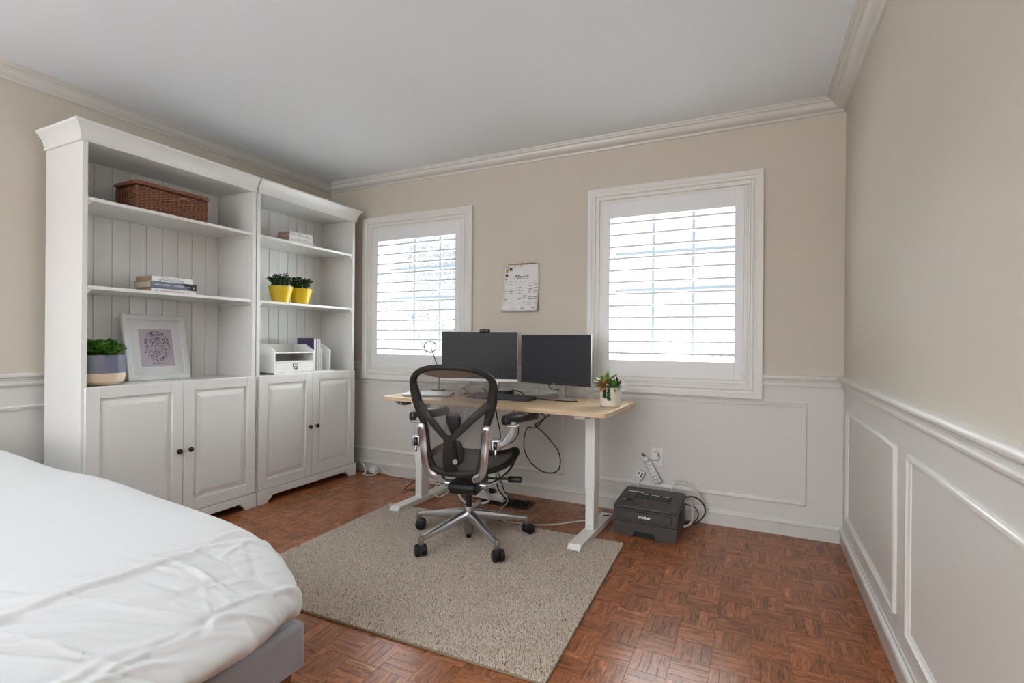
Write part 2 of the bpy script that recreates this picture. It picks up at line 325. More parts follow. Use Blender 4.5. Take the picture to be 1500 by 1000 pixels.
# ---------------------------------------------------------------- windows
casing = [(0, 0), (0, .022), (.004, .026), (.030, .026), (.034, .022), (.044, .020), (.050, .024), (.054, .024), (.058, .016), (.066, .014), (.070, .019), (.080, .019), (.084, .010), (.102, .010), (.102, -.02), (.104, -.02), (.104, 0)]
def window(n, cx):
    x0, x1 = cx - .523, cx + .523
    z0, z1 = .758, 2.083
    w = empty('window_%d' % n, (0, 0, 0)); w['kind'] = 'structure'
    rect_sweep('back', x0, x1, z0, z1, casing).build('casing', M['trim'], w, smooth=40)
    # reveal lining
    b = MB(); a0, a1, c0, c1 = cx - .43, cx + .43, WZ0, WZ1
    b.box(a0, a0 + .02, .012, .24, c0, c1); b.box(a1 - .02, a1, .012, .24, c0, c1); b.box(a0, a1, .012, .24, c0, c0 + .02); b.box(a0, a1, .012, .24, c1 - .02, c1)
    b.build('reveal_lining', M['shut'], w, bevel=.001)
    # shutter leaf
    s = empty('shutter_panel'); s.parent = w
    L0, L1, B0, T1 = cx - .421, cx + .421, .861, 1.980
    ox0, ox1, oz0, oz1 = cx - .372, cx + .372, .967, 1.883
    yf, yb = -.014, .016
    MB().box(L0, ox0, yf, yb, B0, T1).build('stile', M['shut'], s, bevel=.0015)
    MB().box(ox1, L1, yf, yb, B0, T1).build('stile', M['shut'], s, bevel=.0015)
    MB().box(ox0, ox1, yf + .001, yb, oz1, T1).build('rail', M['shut'], s, bevel=.0015)
    MB().box(ox0, ox1, yf + .001, yb, B0, oz0).build('rail', M['shut'], s, bevel=.0015)
    me = None
    prof = [(-.031, -.0058), (-.031, .0050), (-.020, .0065), (.020, .0065), (.031, .0050), (.031, -.0058), (.020, -.0065), (-.020, -.0065)]
    for i in range(12):
        z = 1.845 - .0757 * i
        if me is None:
            o = MB().prism(prof, -.371, .371, fn=lambda a, b_, y: (y, a, b_)).build('louver', M['shut'], s, smooth=50); me = o.data
        else:
            o = bpy.data.objects.new('louver', me); COL.objects.link(o); o.parent = s
        o.location = (cx, .001, z); o.rotation_euler = (R(3), 0, 0)
    for z in (1.90, 1.42, .95):
        xh = L1 + .004 if n == 2 else L0 - .004
        MB().box(xh - .004, xh + .004, -.017, -.010, z - .035, z + .035).build('hinge', M['shut'], s, bevel=.001)
    # sash far behind the shutter
    g = empty('sash'); g.parent = w
    ys = .16; sx0, sx1, sz0, sz1 = cx - .41, cx + .41, .88, 1.97
    b = MB(); fr = .035
    b.box(sx0, sx0 + fr, ys - .015, ys + .03, sz0, sz1); b.box(sx1 - fr, sx1, ys - .015, ys + .03, sz0, sz1); b.box(sx0, sx1, ys - .015, ys + .03, sz0, sz0 + fr); b.box(sx0, sx1, ys - .015, ys + .03, sz1 - fr, sz1)
    b.build('sash_frame', M['shut'], g, bevel=.002)
    for dx in (-.125, .125): MB().box(cx + dx - .009, cx + dx + .009, ys - .006, ys + .012, sz0 + fr, sz1 - fr).build('muntin', M['muntin'], g)
    for z in (1.675, 1.43): MB().box(sx0 + fr, sx1 - fr, ys - .0055, ys + .0115, z - .009, z + .009).build('muntin', M['muntin'], g)
    X = [sx0 + fr, cx - .125, cx + .125, sx1 - fr]; Z = [sz0 + fr, 1.43, 1.675, sz1 - fr]
    for i in range(3):
        for j in range(3):
            MB().box(X[i], X[i + 1], ys + .002, ys + .005, Z[j], Z[j + 1]).build('pane', M['glass'], g, smooth=0)
window(1, -2.843); window(2, -.917)

# ---------------------------------------------------------------- floor
b = MB(); b.box(-WD, 0, YB, 0, -.05, -.006)
floor = structure(b.build('floor', M['joint'], smooth=0))
P_ = .123; gx0, gy0 = -.439, -1.19
def strip_list():
    out = []
    for i in range(-28, 5):
        for j in range(-69, 11):
            x0 = gx0 + i * P_; y0 = gy0 + j * P_
            alongx = ((i + j) % 2 == 1)
            for q in range(4):
                w = P_ / 4
                if alongx: r = (x0, x0 + P_, y0 + q * w, y0 + (q + 1) * w)
                else: r = (x0 + q * w, x0 + (q + 1) * w, y0, y0 + P_)
                r = (max(r[0], -WD), min(r[1], 0), max(r[2], YB), min(r[3], 0))
                if r[1] - r[0] < .004 or r[3] - r[2] < .004: continue
                out.append((r, alongx))
    return out
def strip_geo(r, alongx, V, F, UV, TI):
    g = .00025; c = .0006
    x0, x1, y0, y1 = r[0] + g, r[1] - g, r[2] + g, r[3] - g; zt = random.uniform(-.0003, 0)
    o = len(V)
    V += [(x0, y0, -.006), (x1, y0, -.006), (x1, y1, -.006), (x0, y1, -.006), (x0, y0, zt - c * .6), (x1, y0, zt - c * .6), (x1, y1, zt - c * .6), (x0, y1, zt - c * .6),
          (x0 + c, y0 + c, zt), (x1 - c, y0 + c, zt), (x1 - c, y1 - c, zt), (x0 + c, y1 - c, zt)]
    fs = [(0, 1, 5, 4), (1, 2, 6, 5), (2, 3, 7, 6), (3, 0, 4, 7), (4, 5, 9, 8), (5, 6, 10, 9), (6, 7, 11, 10), (7, 4, 8, 11), (8, 9, 10, 11)]
    F += [tuple(a + o for a in f) for f in fs]
    ou, ov = random.uniform(0, 50), random.uniform(0, 50); v = random.choice([random.gauss(1, .05), random.gauss(1, .05), random.gauss(1, .05), random.gauss(1.18, .05), random.gauss(.84, .05)]) * (0.93 + .14 * (math.sin(math.floor((r[0] - gx0) / P_ + .01) * 12.9 + math.floor((r[2] - gy0) / P_ + .01) * 78.2) * 43758.5 % 1)); hue = random.gauss(0, .02)
    skew = random.uniform(-.12, .12)
    for f in fs:
        for a in f:
            p = V[o + a]; u, w_ = (p[0], p[1]) if alongx else (p[1], p[0])
            UV.append((u + ou, w_ + ov + skew * (u - (x0 if alongx else y0))))
            TI.append((v * (1 + hue), v, v * (1 - hue), 1))
def strip_obj(name, V, F, UV, TI, kind=None):
    me = bpy.data.meshes.new(name); me.from_pydata(V, [], F); me.materials.append(M['parquet'])
    uvl = me.uv_layers.new(name='UVMap'); uvl.data.foreach_set('uv', np.array(UV, np.float32).ravel())
    ca = me.color_attributes.new('tint', 'FLOAT_COLOR', 'CORNER'); ca.data.foreach_set('color', np.array(TI, np.float32).ravel())
    o = bpy.data.objects.new(name, me); COL.objects.link(o); o.parent = floor
    if kind: o['kind'] = kind
    return o
def project(p):
    d = Vector(p) - m.translation; z = d.dot(cf); return (750 + FPX * d.dot(cr) / z, 500 - FPX * d.dot(cu) / z, z) if z > .05 else (-9, -9, -1)
S = strip_list(); sc_ = []
for idx, (r, ax) in enumerate(S):
    c = ((r[0] + r[1]) / 2, (r[2] + r[3]) / 2); u, v, z = project((c[0], c[1], 0))
    vis = 0 < z and 5 < u < 1495 and v < 997 and not (-2.6 < c[0] < -1.0 and -1.80 < c[1] < -.56) and not (c[0] < -1.52 and c[1] < -2.15)
    full = (r[1] - r[0]) * (r[3] - r[2]) > .8 * P_ * P_ / 4
    if vis and full: sc_.append((z, idx))
near = set(i for _, i in sorted(sc_)[:300])
V, F, UV, TI = [], [], [], []
for idx, (r, ax) in enumerate(S):
    if idx in near:
        a, b_, c_, d_ = [], [], [], []; strip_geo(r, ax, a, b_, c_, d_); strip_obj('parquet_strip', a, b_, c_, d_)
    else: strip_geo(r, ax, V, F, UV, TI)
strip_obj('parquet_strips', V, F, UV, TI, 'stuff')

# ---------------------------------------------------------------- outside
g_ = MB().box(-40, 40, .5, 60, -3.2, -3.0).build('snowy_ground', M['snow'], smooth=0); g_['kind'] = 'structure'
def tree(loc, h, seed, lab, depth=6, r0=.09):
    rnd = random.Random(seed); root = empty('bare_tree', loc); tag(root, lab, 'tree', 'bare trees outside the windows')
    T = MB(); B = MB()
    def grow(p, d, l, r, lev):
        q = p + d * l; tgt = T if lev < 1 else B
        tgt.tube([p, (p + q) / 2 + Vector((rnd.uniform(-1, 1), rnd.uniform(-1, 1), rnd.uniform(-1, 1))) * l * .06, q], [(r, r), (r * .87, r * .87), (r * .72, r * .72)], 4 if lev > 1 else 8)
        if lev >= depth: return
        for _ in range(3):
            nd = (d + Vector((rnd.uniform(-1, 1), rnd.uniform(-1, 1), rnd.uniform(-.5, .8))) * .75).normalized()
            grow(q, nd, l * rnd.uniform(.66, .86), r * .66, lev + 1)
    grow(Vector((0, 0, 0)), Vector((0, 0, 1)), h * .3, r0, 0)
    T.build('trunk', M['bark'], root, fix=False); B.build('branches', M['bark'], root, fix=False)
tree((-8.6, 8.5, -3.2), 7.0, 3, 'left of two bare trees outside the window beside the bookcase', 7, .066)
tree((-6.6, 9.0, -3.2), 6.4, 8, 'right of two bare trees outside the window beside the bookcase', 7, .062)
tree((-1.4, 11.0, -3.2), 5.4, 11, 'slight bare tree seen low through the window by the right wall', 6, .06)
hs = empty('neighbouring_house', (-1.2, 26, -3)); tag(hs, 'pale house far outside, seen faintly through the right window', 'house')
MB().box(-5, 5, 0, 8, 0, 3.4).build('wall', M['house'], hs)
MB().prism([(-5.5, 3.4), (5.5, 3.4), (0, 5.4)], -.5, 8.5).build('roof', M['roof'], hs)
for x in (-3.6, -1.2, 1.6, 3.8):
    f_ = MB().box(x - .6, x + .6, -.05, .02, 1.2, 2.6).build('window', M['house'], hs); MB().box(x - .5, x + .5, -.06, 0, 1.3, 2.5).build('pane', M['hwin'], f_)

# ---------------------------------------------------------------- bookcases
XF = -3.34; XK = -3.69
def bookcase(y0, y1, lab, first):
    root = empty('bookcase', (XF, (y0 + y1) / 2, 0)); tag(root, lab, 'bookcase', 'white panelled bookcases along the left wall')
    ox, oy = XF, (y0 + y1) / 2
    def P(name, mb, ml=M['cab'], parent=root, bevel=.0015, **kw):
        mb.v = [(x - ox, y - oy, z) for x, y, z in mb.v]; return mb.build(name, ml, parent, bevel=bevel, **kw)
    t = .024
    P('side_panel', MB().box(XK, XF, y0, y0 + t, .0, 2.04)); P('side_panel', MB().box(XK, XF, y1 - t, y1, .0, 2.04))
    P('top_panel', MB().box(XK, XF - .003, y0 + t, y1 - t, 2.03, 2.05))
    # front edge strips of the sides
    P('counter', MB().box(XK + .012, XF - .001, y0 + t, y1 - t, .818, .840))
    # back boards
    nb = 10; wv = (y1 - y0 - 2 * t) / nb
    for i in range(nb):
        a, c = y0 + t + i * wv, y0 + t + (i + 1) * wv; ch = .0035
        poly = [(a, XK), (c, XK), (c, XK + .006), (c - ch, XK + .012), (a + ch, XK + .012), (a, XK + .006)]
        P('back_board', MB().prism(poly, .80, 2.04, fn=lambda aa, bb, y: (bb, aa, y)), M['cabin'], bevel=0, smooth=20)
    for z in (1.757, 1.328):
        P('shelf', MB().box(XK + .013, XF - .004, y0 + t + .001, y1 - t - .001, z - .011, z + .007), bevel=.003)
        for s, ye in ((1, y0 + t), (-1, y1 - t)):
            prof = [(0, z - .0115), (.020 * s, z - .0115), (.020 * s, z - .017), (.012 * s, z - .021), (.009 * s, z - .029), (0, z - .033)]
            bb = MB().prism([(ye + a, zz) for a, zz in prof], XK + .014, XF - .008, fn=lambda a, zz, y: (y, a, zz))
            P('shelf_bracket', bb, bevel=0)
    # pin holes
    b = MB()
    for ye, s in ((y0 + t, 1), (y1 - t, -1)):
        for xh in (XF - .05, XK + .06):
            for z in [.95 + .032 * i for i in range(10)] + [1.42 + .032 * i for i in range(9)]:
                b.cyl((xh, ye - .0005 * s, z), (xh, ye + .0006 * s, z), .0025, seg=6)
    P('pin_holes', b, M['pin'], bevel=0, kind='stuff', fix=False)
    # cornice (profile: projection, z)
    cp = [(-.02, 2.026), (.010, 2.026), (.012, 2.033), (.008, 2.037), (.010, 2.046), (.014, 2.062), (.021, 2.080), (.032, 2.097), (.042, 2.107), (.044, 2.116), (-.02, 2.116)]
    n = len(cp); path = []
    if first: path = [(XK, y0, (0, -1)), (XF, y0, (1, -1)), (XF, y1 - .001, (1, 0))]
    else: path = [(XF, y0 + .001, (1, 0)), (XF, y1, (1, 1)), (XK, y1, (0, 1))]
    vs = [(px + d * nx, py + d * ny, z) for px, py, (nx, ny) in path for d, z in cp]
    fs = [(c * n + i, c * n + (i + 1) % n, (c + 1) * n + (i + 1) % n, (c + 1) * n + i) for c in range(2) for i in range(n)] + [tuple(range(n)), tuple(range(3 * n - 1, 2 * n - 1, -1))]
    P('cornice', MB().add(vs, fs), bevel=0, smooth=30)
    P('cornice_lid', MB().box(XK, XF + .02, y0 + .0, y1 - .0, 2.105, 2.114), bevel=0)
    # plinth with bracket feet
    yA, yB = y0 - (.012 if first else 0), y1 + (.0 if first else .012)
    poly = [(yA, 0), (yA + .075, 0), (yA + .085, .020), (yA + .10, .026), (yA + .115, .045), (yB - .115, .045), (yB - .10, .026), (yB - .085, .020), (yB - .075, 0), (yB, 0), (yB, .085), (yB, .092), (yA, .092), (yA, .085)]
    P('plinth', MB().prism(poly, XF + .001, XF + .022, fn=lambda a, zz, y: (y, a, zz)), bevel=.003)
    P('plinth_side', MB().box(XK, XF + .001, (yA if first else yB - .012 if False else (yA)), yA + .012, 0, .092) if first else MB().box(XK, XF + .001, yB - .012, yB, 0, .092), bevel=.002)
    P('bottom_panel', MB().box(XK + .012, XF - .002, y0 + t, y1 - t, .085, .10), bevel=0)
    # pilaster strips + doors
    ym = (y0 + y1) / 2 + .004; gap = .0015
    x0 = XF + .001; x1 = XF + .019
    for side, (a, c) in enumerate(((y0 + .012, ym - gap), (ym + gap, y1 - .010))):
        d0, d1 = .096, .838; st = .058
        # frame of stiles and rails, recessed field, raised panel
        door = MB()
        door.box(x0, x1, a, a + st, d0, d1); door.box(x0, x1, c - st, c, d0, d1)
        door.box(x0, x1 - .0015, a + st, c - st, d1 - .055, d1); door.box(x0, x1 - .0015, a + st, c - st, d0, d0 + .065)
        dr = P('door', door, bevel=.0015)
        fa, fc, f0, f1 = a + st, c - st, d0 + .065, d1 - .055
        xr = x1 - .009; rp = .026; fl = .016
        vs = []
        for ins, xx in ((0, xr), (fl, xr), (fl, xr + .001), (fl + rp, x1 - .003)):
            vs += [(xx, fa + ins, f0 + ins), (xx, fc - ins, f0 + ins), (xx, fc - ins, f1 - ins), (xx, fa + ins, f1 - ins)]
        fs = [(q * 4 + i, q * 4 + (i + 1) % 4, (q + 1) * 4 + (i + 1) % 4, (q + 1) * 4 + i) for q in range(3) for i in range(4)] + [(12, 13, 14, 15)]
        P('raised_panel', MB().add(vs, fs), parent=dr, bevel=0, smooth=10)
        yk = (c - .030) if side == 0 else (a + .030)
        kb = MB(); kz = .454
        pr = [(.005, 0), (.005, .006), (.004, .010), (.007, .014), (.0135, .018), (.0145, .023), (.012, .028), (.006, .031)]
        sg = 20; vs = [(x1 + xx, yk + r * math.cos(2 * PI * q / sg), kz + r * math.sin(2 * PI * q / sg)) for r, xx in pr for q in range(sg)]
        fs = [(i * sg + q, i * sg + (q + 1) % sg, (i + 1) * sg + (q + 1) % sg, (i + 1) * sg + q) for i in range(len(pr) - 1) for q in range(sg)] + [tuple(range(sg)), tuple(range(7 * sg, 8 * sg))]
        P('knob', kb.add(vs, fs), M['knob'], parent=dr, bevel=0)
    return root
bookcase(-1.963, -1.029, 'wide white bookcase holding the wicker basket, with two panelled doors below, nearest the bed', True)
bookcase(-1.021, -.140, 'white bookcase holding the yellow pots, with two panelled doors below, nearest the window', False)

# ---------------------------------------------------------------- things on shelves
Z1, Z2, Z3 = 1.7645, 1.3355, .8405
M['wick'] = mat('brown_wicker', '#8F5F46', 0.45, noise=0.5, nscale=70)
M['wickd'] = mat('dark_wicker', '#4A2C20', 0.5, noise=0.3, nscale=70)
def basket():
    xf, xb, ya, yb_, hh = -3.40, -3.60, -1.695, -1.312, .150
    root = empty('wicker_basket', ((xf + xb) / 2, (ya + yb_) / 2, Z1)); tag(root, 'brown woven wicker hamper with a lid on the top shelf', 'basket')
    hx, hy = (xf - xb) / 2, (yb_ - ya) / 2
    def per(t):  # perimeter point + normal, t in [0,1)
        Lx, Ly = 2 * hx, 2 * hy; tot = 2 * (Lx + Ly); s = t * tot
        if s < Ly: return (hx, -hy + s, 1, 0)
        s -= Ly
        if s < Lx: return (hx - s, hy, 0, 1)
        s -= Lx
        if s < Ly: return (-hx, hy - s, -1, 0)
        s -= Ly; return (-hx + s, -hy, 0, -1)
    inner = MB().box(-hx + .008, hx - .008, -hy + .008, hy - .008, .004, hh - .01).build('lining', M['wickd'], root)
    ns = 48; b = MB()
    for i in range(ns):
        x, y, nx, ny = per((i + .5) / ns); b.cyl((x, y, 0), (x, y, hh - .012), .0032, seg=6)
    b.build('stakes', M['wickd'], root, fix=False, kind='stuff')
    b = MB(); rows = 17; n = ns * 2
    for j in range(rows):
        pts = []
        for i in range(n):
            x, y, nx, ny = per(((i + .5) / n) % 1.0); a = .0052 * math.cos(PI * (i // 2 + j)) if i % 2 == 0 else 0
            sgn = (1 if ((i // 2 + j) % 2 == 0) else -1)
            a = .0048 * (sgn if i % 2 == 0 else 0)
            pts.append((x + nx * a, y + ny * a, .006 + j * (hh - .022) / rows))
        b.tube(pts, (.0037), 5, closed=True)
    b.build('weave', M['wick'], root, fix=False, kind='stuff')
    lid = MB()
    for q, rr in ((0, .0055), (.008, .0055)):
        pts = [(x + nx * .007, y + ny * .007, hh - .006 + q) for x, y, nx, ny in [per(i / 60) for i in range(60)]]
        lid.tube(pts, rr, 6, closed=True)
    for i in range(14):
        lid.tube([(-hx + 2 * hx * (i + .5) / 14 + 0, -hy, hh + .004), (-hx + 2 * hx * (i + .5) / 14, hy, hh + .004)], .008, 6)
    # twisted wrap bumps on the rim
    for i in range(90):
        x, y, nx, ny = per(i / 90); lid.tube([(x + nx * .003, y + ny * .003, hh + .010), (x + nx * .015, y + ny * .015, hh - .008)], .0025, 5)
    lid.build('lid', M['wick'], root, fix=False)
    hp = [(hx + .004, .02, .085), (hx + .016, .015, .103), (hx + .02, .04, .116), (hx + .02, .065, .112), (hx + .018, .09, .092), (hx + .006, .092, .075)]
    MB().tube(catmull(hp, 6), .0045, 7).build('handle', M['wick'], root)
    MB().tube(catmull([(hx + .004, -.02, .09), (hx + .013, .0, .098), (hx + .012, .02, .085)], 5), .004, 6).build('latch_loop', M['wick'], root)
basket()

def book(y0, y1, xf, depth, z, th, cover, pages, lab, grp, hard=False, txt=(), extra=None, name='book', cmat=None):
    """lying flat, spine towards +x (the room)"""
    root = empty(name, (xf, y0, z)); tag(root, lab, 'book', grp); L = y1 - y0; e = .002 if hard else .0
    b = MB(); c = .0016 if not hard else .003
    b.box(-depth, 0, 0, L, 0, c); b.box(-depth, 0, 0, L, th - c, th); b.box(-c, 0, 0, L, c, th - c)
    b.build('cover', cover, root, bevel=.0006)
    b = MB().box(-depth + .004 * hard, -c, e, L - e, c, th - c).build('page_block', pages, root)
    for body, sz, ya, zc, mt, sh, sx in txt:
        text(body, sz, mt, root, (.0004, ya, zc), (R(90), 0, R(90)), name='spine_lettering', sx=sx, shear=sh, ext=.0001)
    if extra: extra(root, L, th)
    return root
G1 = 'books stacked flat on the middle shelf of the bed-side bookcase'
bz = Z2
book(-1.611, -1.366, -3.42, .145, bz, .024, M['bookw'], M['paperk'], 'white-spined paperback with brown title, bottom of the stack above the picture frame', G1,
     txt=[('Amazonia Lindhurst', .017, .05, .006, M['inkr'], 0, .95), ('II', .014, .195, .004, M['ink'], 0, 1), ('@', .018, .018, .005, M['inkg'], 0, 1)])
bz += .0245
def blackend(root, L, th):
    MB().prism([(L - .090, th + .0001), (L - .066, th * .62), (L - .048, th * .3), (L - .030, -.0001), (L + .0002, -.0001), (L + .0002, th + .0001)], -.004, .0006, fn=lambda a, z_, y: (y, a, z_)).build('black_spine_end', M['bookk'], root)
    text('B', .014, M['inkw'], root, (.001, L - .020, th * .3), (R(90), 0, R(90)), name='spine_lettering', ext=.0001)
    text('TIME', .009, M['inkw'], root, (.001, L - .055, th * .38), (R(90), 0, R(90)), name='spine_lettering', ext=.0001)
book(-1.616, -1.366, -3.415, .165, bz, .036, M['bookg'], M['paper'], 'slate-blue hardback with a black spine end, middle of the stack above the picture frame', G1, hard=True,
     txt=[('SARAH EMERY', .0125, .022, .0135, M['inkw'], 0, 1.0), ('A MODERN', .0125, .122, .0135, M['inkw'], 0, .85)], extra=blackend)
bz += .0365
book(-1.609, -1.384, -3.42, .15, bz, .030, M['bookw'], M['paperk'], 'white-spined paperback with black capitals, top of the stack above the picture frame', G1,
     txt=[('BORIS JOHNSON', .0115, .052, .0165, M['inkg'], 0, 1.15), ('THE CHURCHILL FACTOR', .0135, .030, .0045, M['ink'], 0, .90), ('<', .011, .2, .009, M['ink'], 0, 1)])
G2 = 'books stacked flat on the top shelf of the window-side bookcase'
bz = Z1
for th, y0, y1, lab, tx, sg in ((.030, -.706, -.474, 'pale paperback with broken dark lettering, bottom of the stack above the yellow pots', 'THE GIRL  WHO READ', .015),
                            (.030, -.703, -.490, 'pale paperback with fine grey lettering, middle of the stack above the yellow pots', 'A LITTLE HISTORY OF ART', .011),
                            (.028, -.700, -.496, 'white paperback with small spine lettering, top of the stack above the yellow pots', 'SMALL THINGS LIKE THESE', .0115)):
    book(y0, y1, -3.42, .125, bz, th, M['bookw'], M['bookpk'], lab, G2, txt=[(tx, sg, .03, .008, M['ink'] if sg > .012 else M['inkg'], 0, .95)]); bz += th + .0004

def foliage(name, parent, c, rx, hz, n, leaf, material, seed, up=.6, stems=18):
    rnd = random.Random(seed); b = MB(); st = MB()
    for s in range(stems):
        a = rnd.uniform(0, 2 * PI); rr = rx * math.sqrt(rnd.random()) * .9; hgt = hz * (1 - .55 * (rr / rx) ** 2) * rnd.uniform(.75, 1.12)
        p0 = Vector((c[0] + rr * .55 * math.cos(a), c[1] + rr * .55 * math.sin(a), c[2])); p1 = Vector((c[0] + rr * 1.15 * math.cos(a), c[1] + rr * 1.15 * math.sin(a), c[2] + hgt))
        pm_ = (p0 + p1) / 2 + Vector((0, 0, hz * .08)); P3 = catmull([p0, pm_, p1], 4)
        st.tube(P3, .0011, 4)
        for i in range(n // stems):
            t = rnd.uniform(.25, 1.0); q = Vector(P3[min(len(P3) - 1, int(t * (len(P3) - 1) + .5))])
            d = Vector((rnd.uniform(-1, 1), rnd.uniform(-1, 1), rnd.uniform(-.2, 1) * up + .1)).normalized(); s_ = leaf * rnd.uniform(.7, 1.2)
            side = d.cross(Vector((rnd.uniform(-1, 1), rnd.uniform(-1, 1), 1))).normalized() * s_ * .36; nrm = side.cross(d).normalized() * s_ * .1
            b.add([q, q + d * s_ * .5 + side - nrm * 0, q + d * s_, q + d * s_ * .5 - side, q + d * s_ * .5 + nrm], [(0, 1, 4), (1, 2, 4), (2, 3, 4), (3, 0, 4)])
    b.build('foliage', material, parent, smooth=0, fix=False, kind='stuff'); st.build('stems', M['leaf'], parent, fix=False)
def ypot(y, lab, seed):
    root = empty('potted_plant', (-3.45, y, Z2)); tag(root, lab, 'plant', 'yellow-potted plants on the middle shelf')
    h = .115
    MB().lathe([(.052, 0), (.056, .002), (.068, .055), (.0815, h - .002), (.082, h), (.078, h), (.076, h - .012)], 40, caps=True).build('pot', M['yellow'], root)
    MB().lathe([(.074, h - .013), (.02, h - .010), (.001, h - .009)], 24, caps=False).build('soil', M['soil'], root)
    foliage('f', root, (0, 0, h - .012), .084, .10, 620, .021, M['leaf'], seed, stems=31)
ypot(-.748, 'leafy plant in a yellow tapered pot, the one nearer the bed on the middle shelf', 4)
ypot(-.578, 'leafy plant in a yellow tapered pot, the one nearer the window on the middle shelf', 9)
root = empty('potted_plant', (-3.45, -1.833, Z3)); tag(root, 'bushy plant in a two-tone slate-blue and sand pot beside the picture frame', 'plant')
MB().lathe([(.060, 0), (.080, .003), (.098, .018), (.104, .045), (.104, .062)], 48).build('pot_base', M['pots'], root)
MB().lathe([(.104, .062), (.1045, .10), (.105, .151), (.1035, .153), (.100, .152), (.099, .135)], 48, caps=True).build('pot', M['potg'], root)
MB().lathe([(.098, .137), (.03, .142), (.001, .143)], 24, caps=False).build('soil', M['soil'], root)
foliage('f', root, (0, 0, .138), .100, .085, 1200, .022, M['leafb'], 21, stems=50)

def picture():
    w, h = .335, .385; root = empty('picture_frame', (-3.535, -1.488, Z3 + .0005)); lean = math.asin(.088 / .385)
    root.rotation_euler = (0, 0, R(-2.0)); tag(root, 'white picture frame with lilac doodle print leaning against the back boards', 'picture')
    T = Matrix.Rotation(-lean, 4, 'Y')
    def tr(b): b.v = [tuple(T @ Vector(v)) for v in b.v]; return b
    fw = .032
    rs = MB(); prof = [(0, -.018), (0, .0), (.003, .002), (fw - .006, .001), (fw, -.006), (fw, -.018)]
    n = len(prof); vs = []
    for sx, sz in ((0, 0), (1, 0), (1, 1), (0, 1)):
        for i_, d in prof: vs.append((d, (-w / 2 + i_) if sx == 0 else (w / 2 - i_), i_ if sz == 0 else h - i_))
    fs = [(c * n + i, c * n + (i + 1) % n, ((c + 1) % 4) * n + (i + 1) % n, ((c + 1) % 4) * n + i) for c in range(4) for i in range(n)]
    tr(rs.add(vs, fs)).build('frame', M['framew'], root)
    tr(MB().box(-.017, -.009, -w / 2 + fw - .004, w / 2 - fw + .004, fw - .004, h - fw + .004)).build('mount', M['mount'], root)
    pw, ph, pz = .176, .222, .080
    pr = tr(MB().box(-.0088, -.0078, -pw / 2, pw / 2, pz, pz + ph)).build('print', M['lilac'], root)
    rnd = random.Random(5); b = MB(); ink = 0
    # many small doodle strokes inside an oval
    for i in range(430):
        while True:
            y, z = rnd.uniform(-1, 1), rnd.uniform(-1, 1)
            if y * y + z * z < 1.0: break
        y *= .070; z = pz + ph * .54 + z * .092; a = rnd.uniform(0, PI); L = rnd.choice([.004, .006, .009]); t = rnd.choice([.0005, .0007, .0009, .0022 if rnd.random() < .25 else .0006])
        pts = [(-.0076, y, z)]
        for q in range(3):
            a += rnd.uniform(-1.3, 1.3); pts.append((-.0076, pts[-1][1] + math.cos(a) * L / 2, pts[-1][2] + math.sin(a) * L / 2))
        for q in range(3):
            p, r_ = Vector(pts[q]), Vector(pts[q + 1]); d = (r_ - p).normalized(); s = Vector((0, -d.z, d.y)) * t
            b.add([p - s, r_ - s, r_ + s, p + s], [(0, 1, 2, 3)])
    tr(b).build('doodles', M['ink'], pr, smooth=0, fix=False, kind='stuff')
    o = text('Wonderland', .014, M['ink'], pr, (0, 0, 0), (0, 0, 0), shear=.3, align='CENTER', ext=.0001)
    o.matrix_local = T @ Matrix.Translation((-.0074, 0, pz + .014)) @ Matrix.Rotation(R(90), 4, 'Z') @ Matrix.Rotation(R(90), 4, 'X')
    tr(MB().box(-.020, -.0175, -w / 2 + .01, w / 2 - .01, .01, h - .01)).build('backing', M['mount'], root)
picture()

